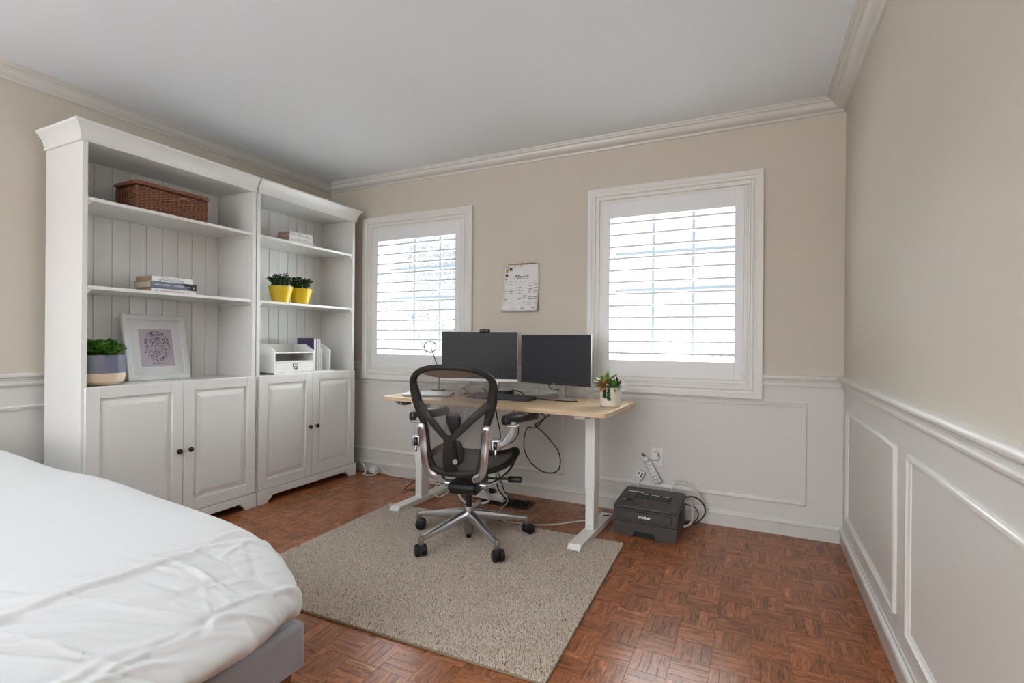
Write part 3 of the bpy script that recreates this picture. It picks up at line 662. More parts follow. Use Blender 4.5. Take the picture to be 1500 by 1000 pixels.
def organizer():
    X0 = -3.36; root = empty('desk_organizer', (X0, -.70, Z3)); tag(root, 'white desktop organizer with a drawer and upright slots beside the window-side shelf plants below', 'organizer')
    root['label'] = 'white desktop organizer with a letter tray, drawer and upright slots on the cabinet top'
    def P(name, b, mt=M['white'], bevel=.001, parent=root): b.v = [(x - X0, y + .70, z) for x, y, z in b.v]; return b.build(name, mt, parent, bevel=bevel)
    y0, y1, y2 = -.868, -.527, -.335; D = .215; t = .009; hf, hb = .160, .205
    sp = lambda y: MB().prism([(X0, 0), (X0, hf), (X0 - .085, hb), (X0 - D, hb), (X0 - D, 0)], y, y + t, fn=lambda a, b_, y_: (a, y_, b_))
    P('base', MB().box(X0 - D, X0 + .004, y0, y2, 0, .010))
    for y in (y0, y1 - t): P('side_panel', sp(y))
    P('back_panel', MB().box(X0 - D, X0 - D + .006, y0 + t, y1 - t, .01, hb))
    P('tray_shelf', MB().box(X0 - D + .006, X0 - .001, y0 + t, y1 - t, .141, .149)); P('middle_shelf', MB().box(X0 - D + .006, X0 - .001, y0 + t, y1 - t, .078, .087))
    dr = P('drawer', MB().box(X0 - D + .01, X0 + .001, y0 + t + .001, y1 - t - .001, .012, .076))
    yc = (y0 + y1) / 2
    lb = MB(); 
    lb.box(.0005, .004, -.019, .019, .046, .068); lb.v = [(x + X0, y + yc, z) for x, y, z in lb.v]; P('label_holder', lb, M['knob'], parent=dr)
    lb = MB().box(X0 + .004, X0 + .005, yc - .014, yc + .014, .050, .064); P('label_card', lb, M['white'], parent=dr)
    P('drawer_pull', MB().tube(catmull([(X0 + .001, yc - .010, .040), (X0 + .010, yc - .008, .033), (X0 + .011, yc + .008, .033), (X0 + .001, yc + .010, .040)], 4), .0025, 6), M['knob'], parent=dr)
    for y in (-.455, -.372): P('divider', MB().prism([(X0 - .006, .01), (X0 - .006, .160), (X0 - .085, .205), (X0 - D, .205), (X0 - D, .01)], y, y + t, fn=lambda a, b_, y_: (a, y_, b_)))
    P('back_panel', MB().box(X0 - D, X0 - D + .006, y1, y2, .01, .18))
organizer()
def upbook(name, y0, th, x0, x1, h, cover, lab, label_line=False):
    root = empty(name, ((x0 + x1) / 2, y0, Z3 + .0105)); tag(root, lab, 'book'); hx = (x1 - x0) / 2
    b = MB(); b.box(-hx, hx, 0, .002, 0, h); b.box(-hx, hx, th - .002, th, 0, h); b.box(-hx, -hx + .002, .002, th - .002, 0, h); b.build('cover', cover, root, bevel=.0005)
    MB().box(-hx + .003, hx - .003, .0022, th - .0022, .002, h - .003).build('page_block', M['white'], root)
upbook('book', -.520, .024, -3.545, -3.372, .240, M['bookp'], 'indigo-covered book standing upright in the organizer slot behind the drawer unit')
MB_ = None
upbook('book', -.494, .018, -3.545, -3.372, .238, M['bookw'], 'thin white book standing upright beside the indigo one in the organizer')
upbook('notebook', -.474, .013, -3.540, -3.368, .228, M['bookw'], 'thin white notebook standing upright, nearest the window of the three in the organizer')

# ---------------------------------------------------------------- calendar and outlet
def calendar():
    root = empty('wall_calendar', (-1.92, -.004, 1.62)); tag(root, 'March wall calendar with printed flowers and handwriting hanging between the windows', 'calendar')
    nx, nz = 8, 18; w0, w1, h = .262, .280, .325
    def sheet(off, curl, name, mt, hh=h, dz=0):
        vs = []
        for j in range(nz + 1):
            t = j / nz; w = w0 + (w1 - w0) * (t ** 2) * .5
            for i in range(nx + 1):
                s = i / nx - .5; vs.append((s * w - .008 * t * t, -(off + .012 * t + curl * max(0, (t - .55)) ** 2 * 5 * (1.0 - .5 * (s + .5))), -t * hh + dz - .012 * s * 0))
        fs = [(j * (nx + 1) + i, j * (nx + 1) + i + 1, (j + 1) * (nx + 1) + i + 1, (j + 1) * (nx + 1) + i) for j in range(nz) for i in range(nx)]
        o = MB().add(vs, fs).build(name, mt, root, fix=False); so = o.modifiers.new('thick', 'SOLIDIFY'); so.thickness = .0008; return o
    for i in range(3): sheet(.004 + .0012 * i, .01 + .006 * i, 'page', M['calp'], h + .008 - .003 * i)
    top = sheet(.009, .040, 'top_page', M['calp'])
    MB().cyl((-.105, -.008, .006), (.105, -.008, .006), .0035, seg=8).build('hanger_rod', M['woodc'], root)
    MB().tube(catmull([(-.008, -.008, .006), (-.009, -.01, -.008), (.0, -.012, -.014), (.009, -.01, -.008), (.008, -.008, .006), (0, -.006, .016)], 5, True), .0022, 6, closed=True).build('hanger_loop', M['woodc'], root)
    MB().cyl((0, .003, .017), (0, -.012, .017), .002, seg=8).build('nail', M['alu'], root)
    def yy(x, z):
        t = -z / h; s = x / .27
        return -(.0102 + .012 * t + .040 * max(0, (t - .55)) ** 2 * 5 * (1.0 - .5 * (s + .5)))
    def T(body, sz, x, z, mt, sh=0): text(body, sz, mt, root, (x, yy(x, z) - .0002, z), (R(90), 0, 0), shear=sh, ext=.0001)
    T('March', .044, -.060, -.100, M['ink'], .55)
    for i, d in enumerate(('SUN', 'MON', 'TUE', 'WED', 'THU', 'FRI', 'SAT')): T(d, .0085, -.125 + .0365 * i, -.122, M['ink'])
    rnd = random.Random(3); n = 1
    for r_ in range(5):
        for c_ in range(7):
            if r_ == 0 and c_ < 3 or n > 31: continue
            T(str(n), .007, -.127 + .0365 * c_, -.135 - .036 * r_, M['inkg']); n += 1
    def scrib(mt, cells):
        b = MB()
        for (cx, cz, w, hgt, t) in cells:
            t *= 1.7
            pts = []; k = int(w / .0022)
            for q in range(k + 1):
                pts.append((cx + w * q / k, cz + (hgt / 2) * (1 if q % 2 else -1) * rnd.uniform(.4, 1)))
            for q in range(k):
                (xa, za), (xb, zb) = pts[q], pts[q + 1]; b.add([(xa, yy(xa, za) - .0004, za - t), (xb, yy(xb, zb) - .0004, zb - t), (xb, yy(xb, zb) - .0004, zb + t), (xa, yy(xa, za) - .0004, za + t)], [(0, 1, 2, 3)])
        return b.build('handwriting', mt, root, smooth=0, fix=False, kind='stuff')
    scrib(M['ink'], [(-.098, -.140, .032, .005, .0009), (-.02, -.160, .022, .004, .0009), (-.055, -.178, .034, .005, .0008), (-.02, -.181, .036, .006, .0010), (-.095, -.202, .03, .006, .0009), (-.02, -.201, .022, .004, .0009), (-.02, -.243, .024, .004, .001), (.01, -.310, .03, .004, .0012), (.09, -.308, .022, .006, .0013), (-.128, -.245, .03, .005, .0007), (-.13, -.268, .06, .007, .0006), (.015, -.22, .03, .006, .0007)])
    scrib(M['inkb'], [(-.13, -.186, .03, .010, .0008), (-.095, -.185, .03, .009, .0013), (.056, -.134, .03, .005, .0009), (.056, -.15, .03, .008, .0012), (.056, -.172, .032, .009, .0013), (.056, -.183, .032, .008, .0012), (.056, -.196, .032, .007, .0012), (.094, -.135, .03, .010, .0012), (.094, -.148, .03, .008, .0010), (.094, -.166, .034, .004, .0012), (.094, -.186, .032, .008, .0013), (.094, -.198, .03, .008, .0012), (.056, -.228, .03, .010, .0013), (.056, -.243, .03, .008, .0013), (.094, -.230, .03, .009, .0013), (.094, -.243, .03, .007, .0012), (.018, -.232, .028, .008, .001), (-.062, -.31, .028, .014, .0007), (.056, -.27, .028, .006, .0006), (.094, -.27, .03, .012, .0006), (.056, -.283, .028, .005, .0007), (.018, -.268, .026, .005, .0006)])
    b = MB()
    def blob(cx, cz, r, pet, mt, nm='flower_print'):
        b = MB()
        for q in range(pet):
            a = 2 * PI * q / pet; c = (cx + r * .6 * math.cos(a), cz + r * .6 * math.sin(a)); b.add([(c[0] + r * .5 * math.cos(2 * PI * u / 8), yy(cx, cz) - .0006, c[1] + r * .5 * math.sin(2 * PI * u / 8)) for u in range(8)], [tuple(range(8))])
        b.build(nm, mt, root, smooth=0, fix=False)
    blob(-.110, -.038, .013, 5, M['flo1']); blob(-.082, -.030, .012, 5, M['flo2']); blob(-.114, -.072, .011, 5, M['flo2']); blob(-.052, -.018, .006, 4, M['flo3'])
    blob(-.100, -.016, .006, 3, M['ink']); blob(-.068, -.040, .005, 3, M['inkg']); blob(-.118, -.098, .007, 3, M['ink']); blob(-.098, -.073, .005, 3, M['inkg']); blob(-.118, -.015, .005, 3, M['leaf'])
calendar()

def outlet():
    root = empty('wall_outlet', (-.980, 0, .364)); tag(root, 'white duplex wall outlet above the printer', 'outlet')
    MB().box(-.036, .036, -.006, 0, -.058, .058).build('cover_plate', M['white'], root, bevel=.003)
    for z in (.022, -.022):
        s = MB(); s.box(-.017, .017, -.0085, -.005, z - .014, z + .014); r_ = s.build('socket', M['white'], root, bevel=.004)
        b = MB(); b.box(-.008, -.005, -.0092, -.0085, z - .002, z + .007); b.box(.005, .008, -.0092, -.0085, z - .002, z + .006); b.box(-.002, .002, -.0092, -.0085, z - .010, z - .006); b.build('slots', M['ink'], r_)
    for z in (0, .050, -.050): MB().cyl((0, -.0075, z), (0, -.0055, z), .0025, seg=8).build('screw', M['alu'], root)
outlet()
def cord(name, pts, r, mt, lab, cat='cable', n=8, grp=None):
    P = catmull(pts, n); c = P[0]; b = MB().tube([(p[0] - c[0], p[1] - c[1], p[2] - c[2]) for p in P], r, 7); o = b.build(name, mt); o.location = c; tag(o, lab, cat, grp); return o
pg = empty('power_plug', (-.985, -.010, .386)); tag(pg, 'white angled plug in the upper socket of the outlet', 'plug')
MB().cyl((0, 0, 0), (0, -.022, 0), .016, .012, seg=14).build('plug_body', M['white'], pg)
MB().tube(catmull([(.014, -.020, -.002), (.026, -.03, -.022), (.012, -.032, -.034), (-.02, -.03, -.036), (-.046, -.024, -.034)], 6), .003, 6).build('plug_cord', M['inkg'], pg)
st = empty('power_strip', (-1.0, -.016, .272)); st.rotation_euler = (0, R(-33), 0)
st.rotation_euler = (0, R(-30), 0); tag(st, 'grey multi-socket power strip hanging slanted below the outlet', 'power strip')
MB().box(-.022, .022, -.014, .014, -.075, .075).build('housing', M['alu'], st, bevel=.003)
for i in range(6):
    f = MB().box(-.016, .016, -.0165, -.0138, -.066 + .0225 * i, -.050 + .0225 * i).build('socket', M['white'], st, bevel=.002)
    q = MB(); zc = -.058 + .0225 * i
    q.box(-.008, -.005, -.0172, -.0164, zc - .004, zc + .004); q.box(.003, .006, -.0172, -.0164, zc - .004, zc + .004); q.build('slots', M['ink'], f)
MB().box(-.012, .012, -.010, .012, .075, .104).build('cord_collar', M['white'], st, bevel=.003)
MB().tube([(0, 0, .1035), (-.004, 0, .118), (-.01, 0, .13)], .006, 8).build('plug_neck', M['ink'], st)
ad = empty('charger_adapter', (-1.079, -.018, .250)); ad.rotation_euler = (0, R(25), 0); tag(ad, 'small white square adapter left of the slanted power strip', 'adapter')
MB().box(-.024, .024, -.016, .016, -.024, .024).build('housing', M['white'], ad, bevel=.003)
for x, z in ((-.010, .004), (.010, -.008), (.010, .010)): MB().box(x - .005, x + .005, -.0172, -.0155, z - .006, z + .006).build('slot', M['ink'], ad)
cord('white_power_cable', [(-1.072, -.03, .226), (-1.084, -.035, .205), (-1.088, -.045, .175), (-1.075, -.060, .10)], .0035, M['cordw'], 'short white cord from the square adapter down behind the printer')

# ---------------------------------------------------------------- desk
DC = (-1.819, -.455, 0); DR = R(-2.7); ZT = .725
dk = empty('standing_desk', DC, DR); tag(dk, 'white T-legged standing desk with a pale oak laminate top', 'desk')
hw, hd, rc = .7375, .30, .03
poly = []
for sx, sy, a0 in ((1, 1, 0), (-1, 1, 90), (-1, -1, 180), (1, -1, 270)):
    for q in range(5):
        a = R(a0 + 22.5 * q); poly.append((sx * (hw - rc) + rc * math.cos(a), sy * (hd - rc) + rc * math.sin(a)))
dt = MB().prism(poly, ZT - .024, ZT, fn=lambda a, b_, y: (a, b_, y)); o = dt.build('tabletop', M['desk'], dk, bevel=.0015)
uvl = o.data.uv_layers.new(name='UVMap')
for lp in o.data.loops:
    v = o.data.vertices[lp.vertex_index].co; uvl.data[lp.index].uv = (v.x, v.y + v.z)
for s, x in ((1, .565), (-1, -.640)):
    # T foot with wedge ends
    x0, x1 = x - .036, x + .036
    fp = [(-.290, 0), (.310, 0), (.310, .012), (.285, .034), (-.262, .034), (-.285, .010)]
    MB().prism(fp, x0, x1, fn=lambda a, b_, y: (y, a, b_)).build('foot', M['whitem'], dk, bevel=.003)
    lg = MB().box(x - .025, x + .025, -.042, .042, .034, .27).build('leg', M['whitem'], dk, bevel=.003)
    MB().cyl((x - .0, -.0455, .055), (x - .0, -.047, .055), .004, seg=10).build('screw', M['alu'], lg)
    MB().box(x - .028, x + .028, -.046, .046, .26, ZT - .055).build('upper_leg', M['whitem'], lg, bevel=.003)
    MB().box(x - .030, x + .030, -.21, .21, ZT - .055, ZT - .024).build('side_rail', M['whitem'], dk, bevel=.003)
MB().box(-.62, .545, -.050, .010, ZT - .058, ZT - .026).build('crossbeam', M['alu'], dk, bevel=.002)
MB().box(.18, .48, -.12, -.075, ZT - .038, ZT - .024).build('cable_channel', M['silver'], dk, bevel=.002)
ct = MB().prism([(-.05, 0), (.05, 0), (.045, -.012), (.03, -.020), (-.03, -.020), (-.042, -.012)], -.30, -.26, fn=lambda a, b_, y: (a, y, b_))
ct.v = [(x - .57, y, z + ZT - .024) for x, y, z in ct.v]; co = ct.build('height_controller', M['blackp'], dk, bevel=.002)
for dx in (-.62 + .02, -.575): MB().cyl((dx, -.3005, ZT - .036), (dx, -.302, ZT - .036), .004, seg=10).build('button', M['inkw'], co)

def desk_pt(x, y, z=0): return tuple(Matrix.Translation(DC) @ Matrix.Rotation(DR, 4, 'Z') @ Vector((x, y, z)))

# monitors
def monitor(name, c, rz, w, z0, z1, bez, scr, chin, lab):
    root = empty(name, (c[0], c[1], ZT), rz); tag(root, lab, 'monitor', 'monitors side by side on the desk')
    a, b_ = z0 - ZT, z1 - ZT
    hs_ = MB(); hs_.box(-w / 2, w / 2, -.004, .006, a, b_); hs_.box(-w / 2 + .05, w / 2 - .05, .006, .040, a + .05, b_ - .06)
    hs_.build('housing', M['silver'], root, bevel=.002)
    MB().box(-w / 2 + bez, w / 2 - bez, -.0055, -.0035, a + chin, b_ - bez).build('screen', scr, root)
    return root
m1 = monitor('monitor', (-2.111, -.2685), R(15), .53, .806, 1.145, .003, M['screen1'], .020, 'dark monitor with the webcam on top and a silver lower bezel')
m2 = monitor('monitor', (-1.58, -.240), R(-12.5), .53, .806, 1.125, .003, M['screen2'], .004, 'grey-black monitor beside the right window with a thin silver edge')
M['screenb'] = mat('lower_bezel', '#2E2C2A', 0.4)
MB().box(-.264, .264, -.006, -.0052, .082, .098).build('lower_bezel', M['screenb'], m2)
text('hp', .012, M['inkw'], m2, (0, -.0062, .085), (R(90), 0, 0), align='CENTER')
for mm, bx, bw, bd, br, nx in ((m1, .165, .22, .17, 0, .10), (m2, .012, .26, .225, R(-9), .03)):
    MB().box(nx - .028, nx + .028, .03, .052, .006, .20).build('neck', M['alu'], mm, bevel=.003)
    bb = MB().box(-bw / 2, bw / 2, -bd / 2, bd / 2, 0.0005, .0065).build('base', M['silver'] if mm is m1 else M['alu'], mm, bevel=.003); bb.location = (bx, .018 + (.05 if mm is m1 else 0), 0); bb.rotation_euler = (0, 0, br)
def local(o, p):
    return Matrix.Translation(o.location) @ Matrix.Rotation(o.rotation_euler.z, 4, 'Z') @ Vector(p)
# webcam
p = local(m1, (.035, .002, .4205))
wc = empty('webcam', p, R(15)); tag(wc, 'small black webcam clipped on top of the left monitor', 'webcam')
MB().box(-.036, .036, -.016, .012, -.008, .016).build('housing', M['blackp'], wc, bevel=.009, seg=4)
MB().cyl((0, -.0155, .004), (0, -.019, .004), .008, seg=16).build('lens', M['gloss'], wc)
for x in (-.02, .02): MB().cyl((x, -.0155, .004), (x, -.0172, .004), .003, seg=10).build('indicator', M['silver'], wc)
MB().box(-.02, .02, .012, .024, -.04, .006).build('clip', M['blackp'], wc, bevel=.003)
# puck hub
pk = empty('charging_hub', (-1.893, -.318, ZT)); tag(pk, 'round black hub with a silver top in front of the left monitor', 'hub')
MB().lathe([(.055, 0), (.060, .003), (.060, .036), (.057, .039)], 40).build('body', M['blackp'], pk)
MB().lathe([(.0565, .0392), (.0565, .0415), (.054, .0425)], 40).build('top_disc', M['silver'], pk)
# cable tangle near hub
cord('black_cable', [(-2.0, -.33, .75), (-2.02, -.26, .80), (-2.03, -.22, .83)], .003, M['cordb'], 'black cable rising behind the round hub')
cord('black_cable', [(-1.90, -.36, .742), (-1.85, -.33, .765), (-1.79, -.30, .755), (-1.745, -.32, .730), (-1.70, -.34, .728), (-1.60, -.38, .728), (-1.45, -.41, .728), (-1.38, -.38, .728)], .0035, M['cordb'], 'black cable running from the round hub along the desk in front of the right monitor')
cord('grey_cable', [(-1.78, -.36, .728), (-1.745, -.30, .75), (-1.71, -.26, .785), (-1.68, -.26, .78), (-1.665, -.29, .745), (-1.66, -.32, .727)], .0016, M['inkg'], 'thin looping cable standing up left of the right monitor foot')
cord('usb_cable', [(-1.87, -.375, .73), (-1.84, -.385, .745), (-1.82, -.35, .75), (-1.80, -.385, .735), (-1.77, -.365, .745), (-1.74, -.38, .729)], .0022, M['cordb'], 'small black tangle of cable behind the keyboard right end')
cord('monitor_cable', [tuple(local(m2, (-.035, -.006, .098))), tuple(local(m2, (-.02, -.03, .07))), tuple(local(m2, (.0, -.02, .055))), tuple(local(m2, (.02, .06, .045)))], .0028, M['cordb'], 'black cable curling in front of the right monitor neck')
# keyboard
kb = empty('keyboard', (-1.842, -.468, ZT), R(-1.5)); tag(kb, 'slim dark grey keyboard on the desk behind the chair', 'keyboard')
MB().prism([(-.065, 0), (.065, 0), (.065, .020), (-.065, .008)], -.21, .21, fn=lambda a, b_, y: (y, a, b_)).build('body', M['screenb'], kb, bevel=.002)
b = MB()
for i in range(16):
    for j in range(6):
        x0 = -.203 + i * .0255; y0 = -.060 + j * .0205; z0 = .0085 + (y0 + .06) / .13 * .012
        b.box(x0, x0 + .021, y0, y0 + .0165, z0, z0 + .006)
M['key'] = mat('slate_key', '#4A4E50', 0.45)
b.build('keys', M['key'], kb, smooth=0, fix=False, kind='stuff')
# laptop
lt = empty('laptop', (-2.345, -.515, ZT), R(22)); tag(lt, 'closed silver laptop at the left end of the desk', 'laptop')
MB().box(-.152, .152, -.10, .10, .003, .009).build('base', M['silver'], lt, bevel=.002)
MB().box(-.152, .152, -.10, .10, .0095, .0145).build('lid', mat('bright_laptop_lid', '#DAD9D8', .35, .3), lt, bevel=.002)
MB().box(-.14, .14, -.09, .09, 0, .003).build('rubber_feet', M['blackp'], lt)
# mouse, headset
ms = empty('mouse', (-2.21, -.30, ZT), R(10)); tag(ms, 'white mouse behind the laptop, seen through the chair mesh', 'mouse')
MB().lathe([(.030, 0), (.034, .006), (.032, .018), (.024, .028), (.010, .033)], 24).build('body', M['white'], ms).scale = (1, 1.5, 1)
hsr = empty('headset', (-2.11, -.36, ZT), R(20)); tag(hsr, 'grey wired headset lying on the desk, seen through the chair mesh', 'headset')
for s in (-1, 1):
    e = MB().tube([(s * .065, -.02, .022), (s * .065, .015, .022)], [(.022, .022), (.026, .026)], 16).build('ear_cup', M['inkg'], hsr, bevel=.003)
MB().tube(catmull([(-.065, .015, .03), (-.06, .09, .05), (0, .14, .06), (.06, .09, .05), (.065, .015, .03)], 8), .004, 8).build('headband', M['silver'], hsr)
MB().tube(catmull([(.065, -.02, .02), (.04, -.05, .02), (0, -.055, .015), (-.03, -.05, .008)], 6), .002, 6).build('microphone_boom', M['cordb'], hsr)
# desk lamp
dl = empty('desk_lamp', (-2.46, -.235, ZT)); tag(dl, 'small desk lamp with a white disc head in front of the left window', 'lamp')
MB().lathe([(.045, 0), (.050, .003), (.048, .008), (.008, .012), (.006, .02)], 32).build('base', M['lamps'], dl)
MB().tube(catmull([(0, 0, .012), (.004, 0, .08), (-.010, 0, .16), (-.036, -.004, .235), (-.062, -.008, .300)], 8), .0038, 8).build('stem', M['lamps'], dl)
q_ = Vector((0.45, -0.75, -0.42)).to_track_quat('Z', 'Y').to_euler()
hd_ = MB().lathe([(.001, -.010), (.028, -.009), (.042, -.004), (.046, .003), (.045, .010), (.041, .010), (.040, .005)], 32, caps=False).build('lamp_head', M['lamps'], dl)
hd_.location = (-.067, -.012, .312); hd_.rotation_euler = q_
M['glow'] = mat('lit_diffuser', '#F8F6F0', .5); gb = M['glow'].node_tree.nodes['Principled BSDF']; gb.inputs['Emission Color'].default_value = (1, .98, .95, 1); gb.inputs['Emission Strength'].default_value = .9
dfz = MB().lathe([(.0385, .005), (.030, .0075), (.001, .0085)], 32, caps=False).build('diffuser', M['glow'], dl); dfz.location = hd_.location; dfz.rotation_euler = q_

# succulent pot
sp = empty('succulent_planter', (-1.153, -.49, ZT)); tag(sp, 'white ribbed pot of mixed green and rust succulents at the desk corner', 'plant')
pr = [(.045, 0), (.052, .001), (.0555, .006)] + [(.0560 + (.0007 if i % 2 else 0), .008 + i * .0050) for i in range(19)] + [(.058, .106), (.055, .107), (.053, .097)]
MB().lathe(pr, 48).build('pot', M['potw'], sp)
MB().lathe([(.053, .098), (.02, .101), (.001, .102)], 24, caps=False).build('soil', M['soil'], sp)
def leaf_blade(b, q, d, L, wd, th, droop=0):
    q = Vector(q); d = Vector(d).normalized(); up = Vector((0, 0, 1)); s = d.cross(up)
    s = s.normalized() if s.length > 1e-4 else Vector((1, 0, 0)); n = s.cross(d).normalized()
    vs = []; ts = (0, .25, .55, .8, 1.0); ws = (.45, .85, 1.0, .7, .05)
    for t, w in zip(ts, ws):
        c = q + d * L * t - up * droop * t * t
        vs += [c + s * wd * w, c + n * th * w * .8, c - s * wd * w, c - n * th * w]
    fs = [(i * 4 + k, i * 4 + (k + 1) % 4, (i + 1) * 4 + (k + 1) % 4, (i + 1) * 4 + k) for i in range(4) for k in range(4)] + [(3, 2, 1, 0), (16, 17, 18, 19)]
    b.add(vs, fs)
def rosette(name, c, n, L, wd, mt, tilt=(0, 0), rings=3, th=.002, seed=0):
    rnd = random.Random(seed); b = MB(); T = Matrix.Rotation(tilt[0], 3, 'X') @ Matrix.Rotation(tilt[1], 3, 'Y')
    for r_ in range(rings):
        el = R(12 + 30 * r_)
        for k_ in range(n):
            a = 2 * PI * (k_ + .5 * r_) / n + rnd.uniform(-.15, .15)
            d = T @ Vector((math.cos(a) * math.cos(el), math.sin(a) * math.cos(el), math.sin(el)))
            leaf_blade(b, c, d, L * (1 - .15 * r_) * rnd.uniform(.85, 1.1), wd, th)
    return b.build(name, mt, sp, smooth=60, fix=False)
rosette('succulent', (-.030, -.005, .122), 9, .098, .0150, M['suc1'], (R(8), R(-28)), 2, seed=1)
rosette('succulent', (-.026, -.040, .118), 17, .054, .0058, M['suc3'], (R(55), R(-25)), 3, seed=2)
rosette('succulent', (.022, -.020, .112), 10, .056, .0075, M['suc1'], (R(35), R(20)), 3, seed=3)
rosette('succulent', (.036, .010, .115), 8, .062, .007, M['suc4'], (R(-10), R(35)), 2, seed=4)
rosette('succulent', (.0, .012, .108), 11, .055, .008, M['suc2'], (R(0), R(0)), 3, seed=5)
for (x0, y0, dz, sd) in ((-.018, -.046, .055, 6), (.006, -.050, .068, 8)):
    b = MB(); rnd = random.Random(sd)
    for i in range(60):
        t = i / 60; c = (x0 + rnd.uniform(-.003, .003), y0 - .012 * math.sin(min(1, t * 2) * 1.5), .108 + .010 * (1 - t) - dz * t); a = rnd.uniform(0, 2 * PI)
        leaf_blade(b, c, (math.cos(a), math.sin(a) - .3, -.35), .012, .0042, .003)
    b.build('trailing_stem', M['suc2'], sp, smooth=60, fix=False)

# cables under the desk
def wy(y): return y
cord('black_cable', [desk_pt(.20, .15, ZT - .06), (-1.66, -.10, .60), (-1.775, -.05, .52), (-1.79, -.045, .50), (-1.715, -.04, .44), (-1.62, -.04, .33), (-1.62, -.04, .22), (-1.70, -.04, .185), (-1.80, -.04, .22), (-1.865, -.04, .30), (-1.88, -.04, .38), (-1.855, -.04, .48), (-1.80, -.045, .485), (-1.745, -.045, .53), (-1.72, -.06, .58), (-1.80, -.12, .62), desk_pt(.05, .18, ZT - .05)], .004, M['cordb'], 'long looping black cable hanging under the desk against the wall panel')
cord('black_cable', [desk_pt(-.02, .1, ZT - .03), (-1.83, -.30, .62), (-1.80, -.30, .50), (-1.86, -.28, .42), (-1.95, -.3, .40), (-1.98, -.3, .33), (-1.93, -.28, .15), (-1.90, -.24, .01)], .0035, M['cordb'], 'black cable dropping behind the chair to the floor vent')
cord('black_cable', [desk_pt(-.10, .05, ZT - .03), (-1.95, -.32, .60), (-1.93, -.30, .45), (-1.96, -.3, .30), (-1.96, -.28, .12), (-1.92, -.22, .02)], .004, M['cordb'], 'second black cable dropping behind the chair arm to the floor')
cord('black_cable', [(-2.44, -.36, .16), (-2.56, -.32, .11), (-2.65, -.31, .05), (-2.70, -.30, .006), (-2.60, -.27, .005), (-2.45, -.25, .005)], .0035, M['cordb'], 'short black cable bending to the floor left of the desk leg')
cord('white_power_cable', [(-2.50, -.14, .46), (-2.58, -.10, .36), (-2.60, -.06, .22), (-2.58, -.05, .10), (-2.57, -.05, .008)], .002, M['cordw'], 'thin white cord hanging left of the desk leg')
cord('white_extension_cord', [(-3.30, -.10, .10), (-3.27, -.09, .06), (-3.25, -.10, .02), (-3.24, -.13, .008), (-3.17, -.12, .008), (-3.13, -.09, .03), (-3.18, -.06, .055), (-3.24, -.05, .05), (-3.16, -.045, .06), (-3.09, -.05, .03), (-3.05, -.05, .008), (-2.93, -.05, .008), (-2.80, -.06, .007), (-2.68, -.07, .007), (-2.5, -.08, .007), (-2.2, -.08, .007)], .0055, M['cordw'], 'white extension cord trailing along the baseboard from the bookcase')
ep = empty('extension_plug', (-3.20, -.06, .03)); tag(ep, 'white plug block lying by the bookcase foot', 'plug'); MB().box(-.03, .03, -.018, .018, -.018, .018).build('housing', M['white'], ep, bevel=.005)
cord('white_power_cable', [(-2.33, -.30, .11), (-2.30, -.34, .06), (-2.36, -.37, .02), (-2.42, -.35, .04), (-2.41, -.30, .09), (-2.33, -.27, .12), (-2.24, -.27, .10), (-2.22, -.31, .05)], .004, M['cordw'], 'loop of white cord on the floor beside the left desk leg')
cord('white_power_cable', [(-2.28, -.28, .12), (-2.24, -.32, .055), (-2.16, -.36, .01), (-2.08, -.36, .01), (-2.0, -.33, .03), (-2.05, -.27, .055), (-2.16, -.25, .06), (-2.25, -.27, .04)], .0075, M['cordw'], 'thick white cord coiled on the floor under the chair')
cord('white_power_cable', [(-2.15, -.20, .08), (-2.02, -.22, .085), (-1.93, -.27, .09), (-1.86, -.33, .05), (-1.88, -.40, .01), (-1.83, -.50, .006), (-1.76, -.55, .006), (-1.68, -.54, .006), (-1.60, -.52, .006), (-1.50, -.47, .006), (-1.40, -.37, .006), (-1.30, -.27, .006), (-1.18, -.20, .01)], .0038, M['cordw'], 'thin white cord running over the floor from under the chair to the printer')
pb = empty('power_bar', (-2.10, -.20, .028), R(-6)); tag(pb, 'white power bar with plugs on the floor under the desk', 'power strip')
MB().box(-.17, .17, -.028, .028, -.022, .018).build('housing', M['white'], pb, bevel=.004)
for i in range(5):
    x = -.13 + i * .065; MB().box(x - .018, x + .018, -.018, .018, .018, .045 + .01 * (i % 2)).build('plug', M['blackp'] if i % 2 else M['white'], pb, bevel=.004)
cord('green_cable', [(-2.14, -.26, .03), (-2.11, -.28, .07), (-2.07, -.27, .08), (-2.04, -.26, .05)], .0025, mat('green_wire', '#2E6B55', .5), 'short green cable among the plugs under the chair')
# wall vent
vn = empty('floor_vent', (-1.93, -.215, 0), R(2)); tag(vn, 'dark bronze scrollwork floor vent under the desk', 'vent')
b = MB(); L_, D_ = .185, .075
for x0, x1, y0, y1 in ((-L_, L_, -D_, -D_ + .02), (-L_, L_, D_ - .02, D_), (-L_, -L_ + .022, -D_ + .02, D_ - .02), (L_ - .022, L_, -D_ + .02, D_ - .02)): b.box(x0, x1, y0, y1, .0005, .006)
b.build('frame', M['vent'], vn, bevel=.001)
MB().box(-L_ + .02, L_ - .02, -D_ + .018, D_ - .018, .0003, .0012).build('duct_opening', M['ventd'], vn)
b = MB()
for i in range(9):
    x = -.145 + i * .036
    for y in (-.026, .026): b.tube([(x + .016 * math.cos(2 * PI * q / 14), y + .022 * math.sin(2 * PI * q / 14), .0035) for q in range(14)], .0028, 5, closed=True)
    b.tube([(x - .018, -.05, .0035), (x + .018, .05, .0035)], .002, 5); b.tube([(x - .018, .05, .0035), (x + .018, -.05, .0035)], .002, 5)
b.build('scrollwork', M['vent'], vn, fix=False)

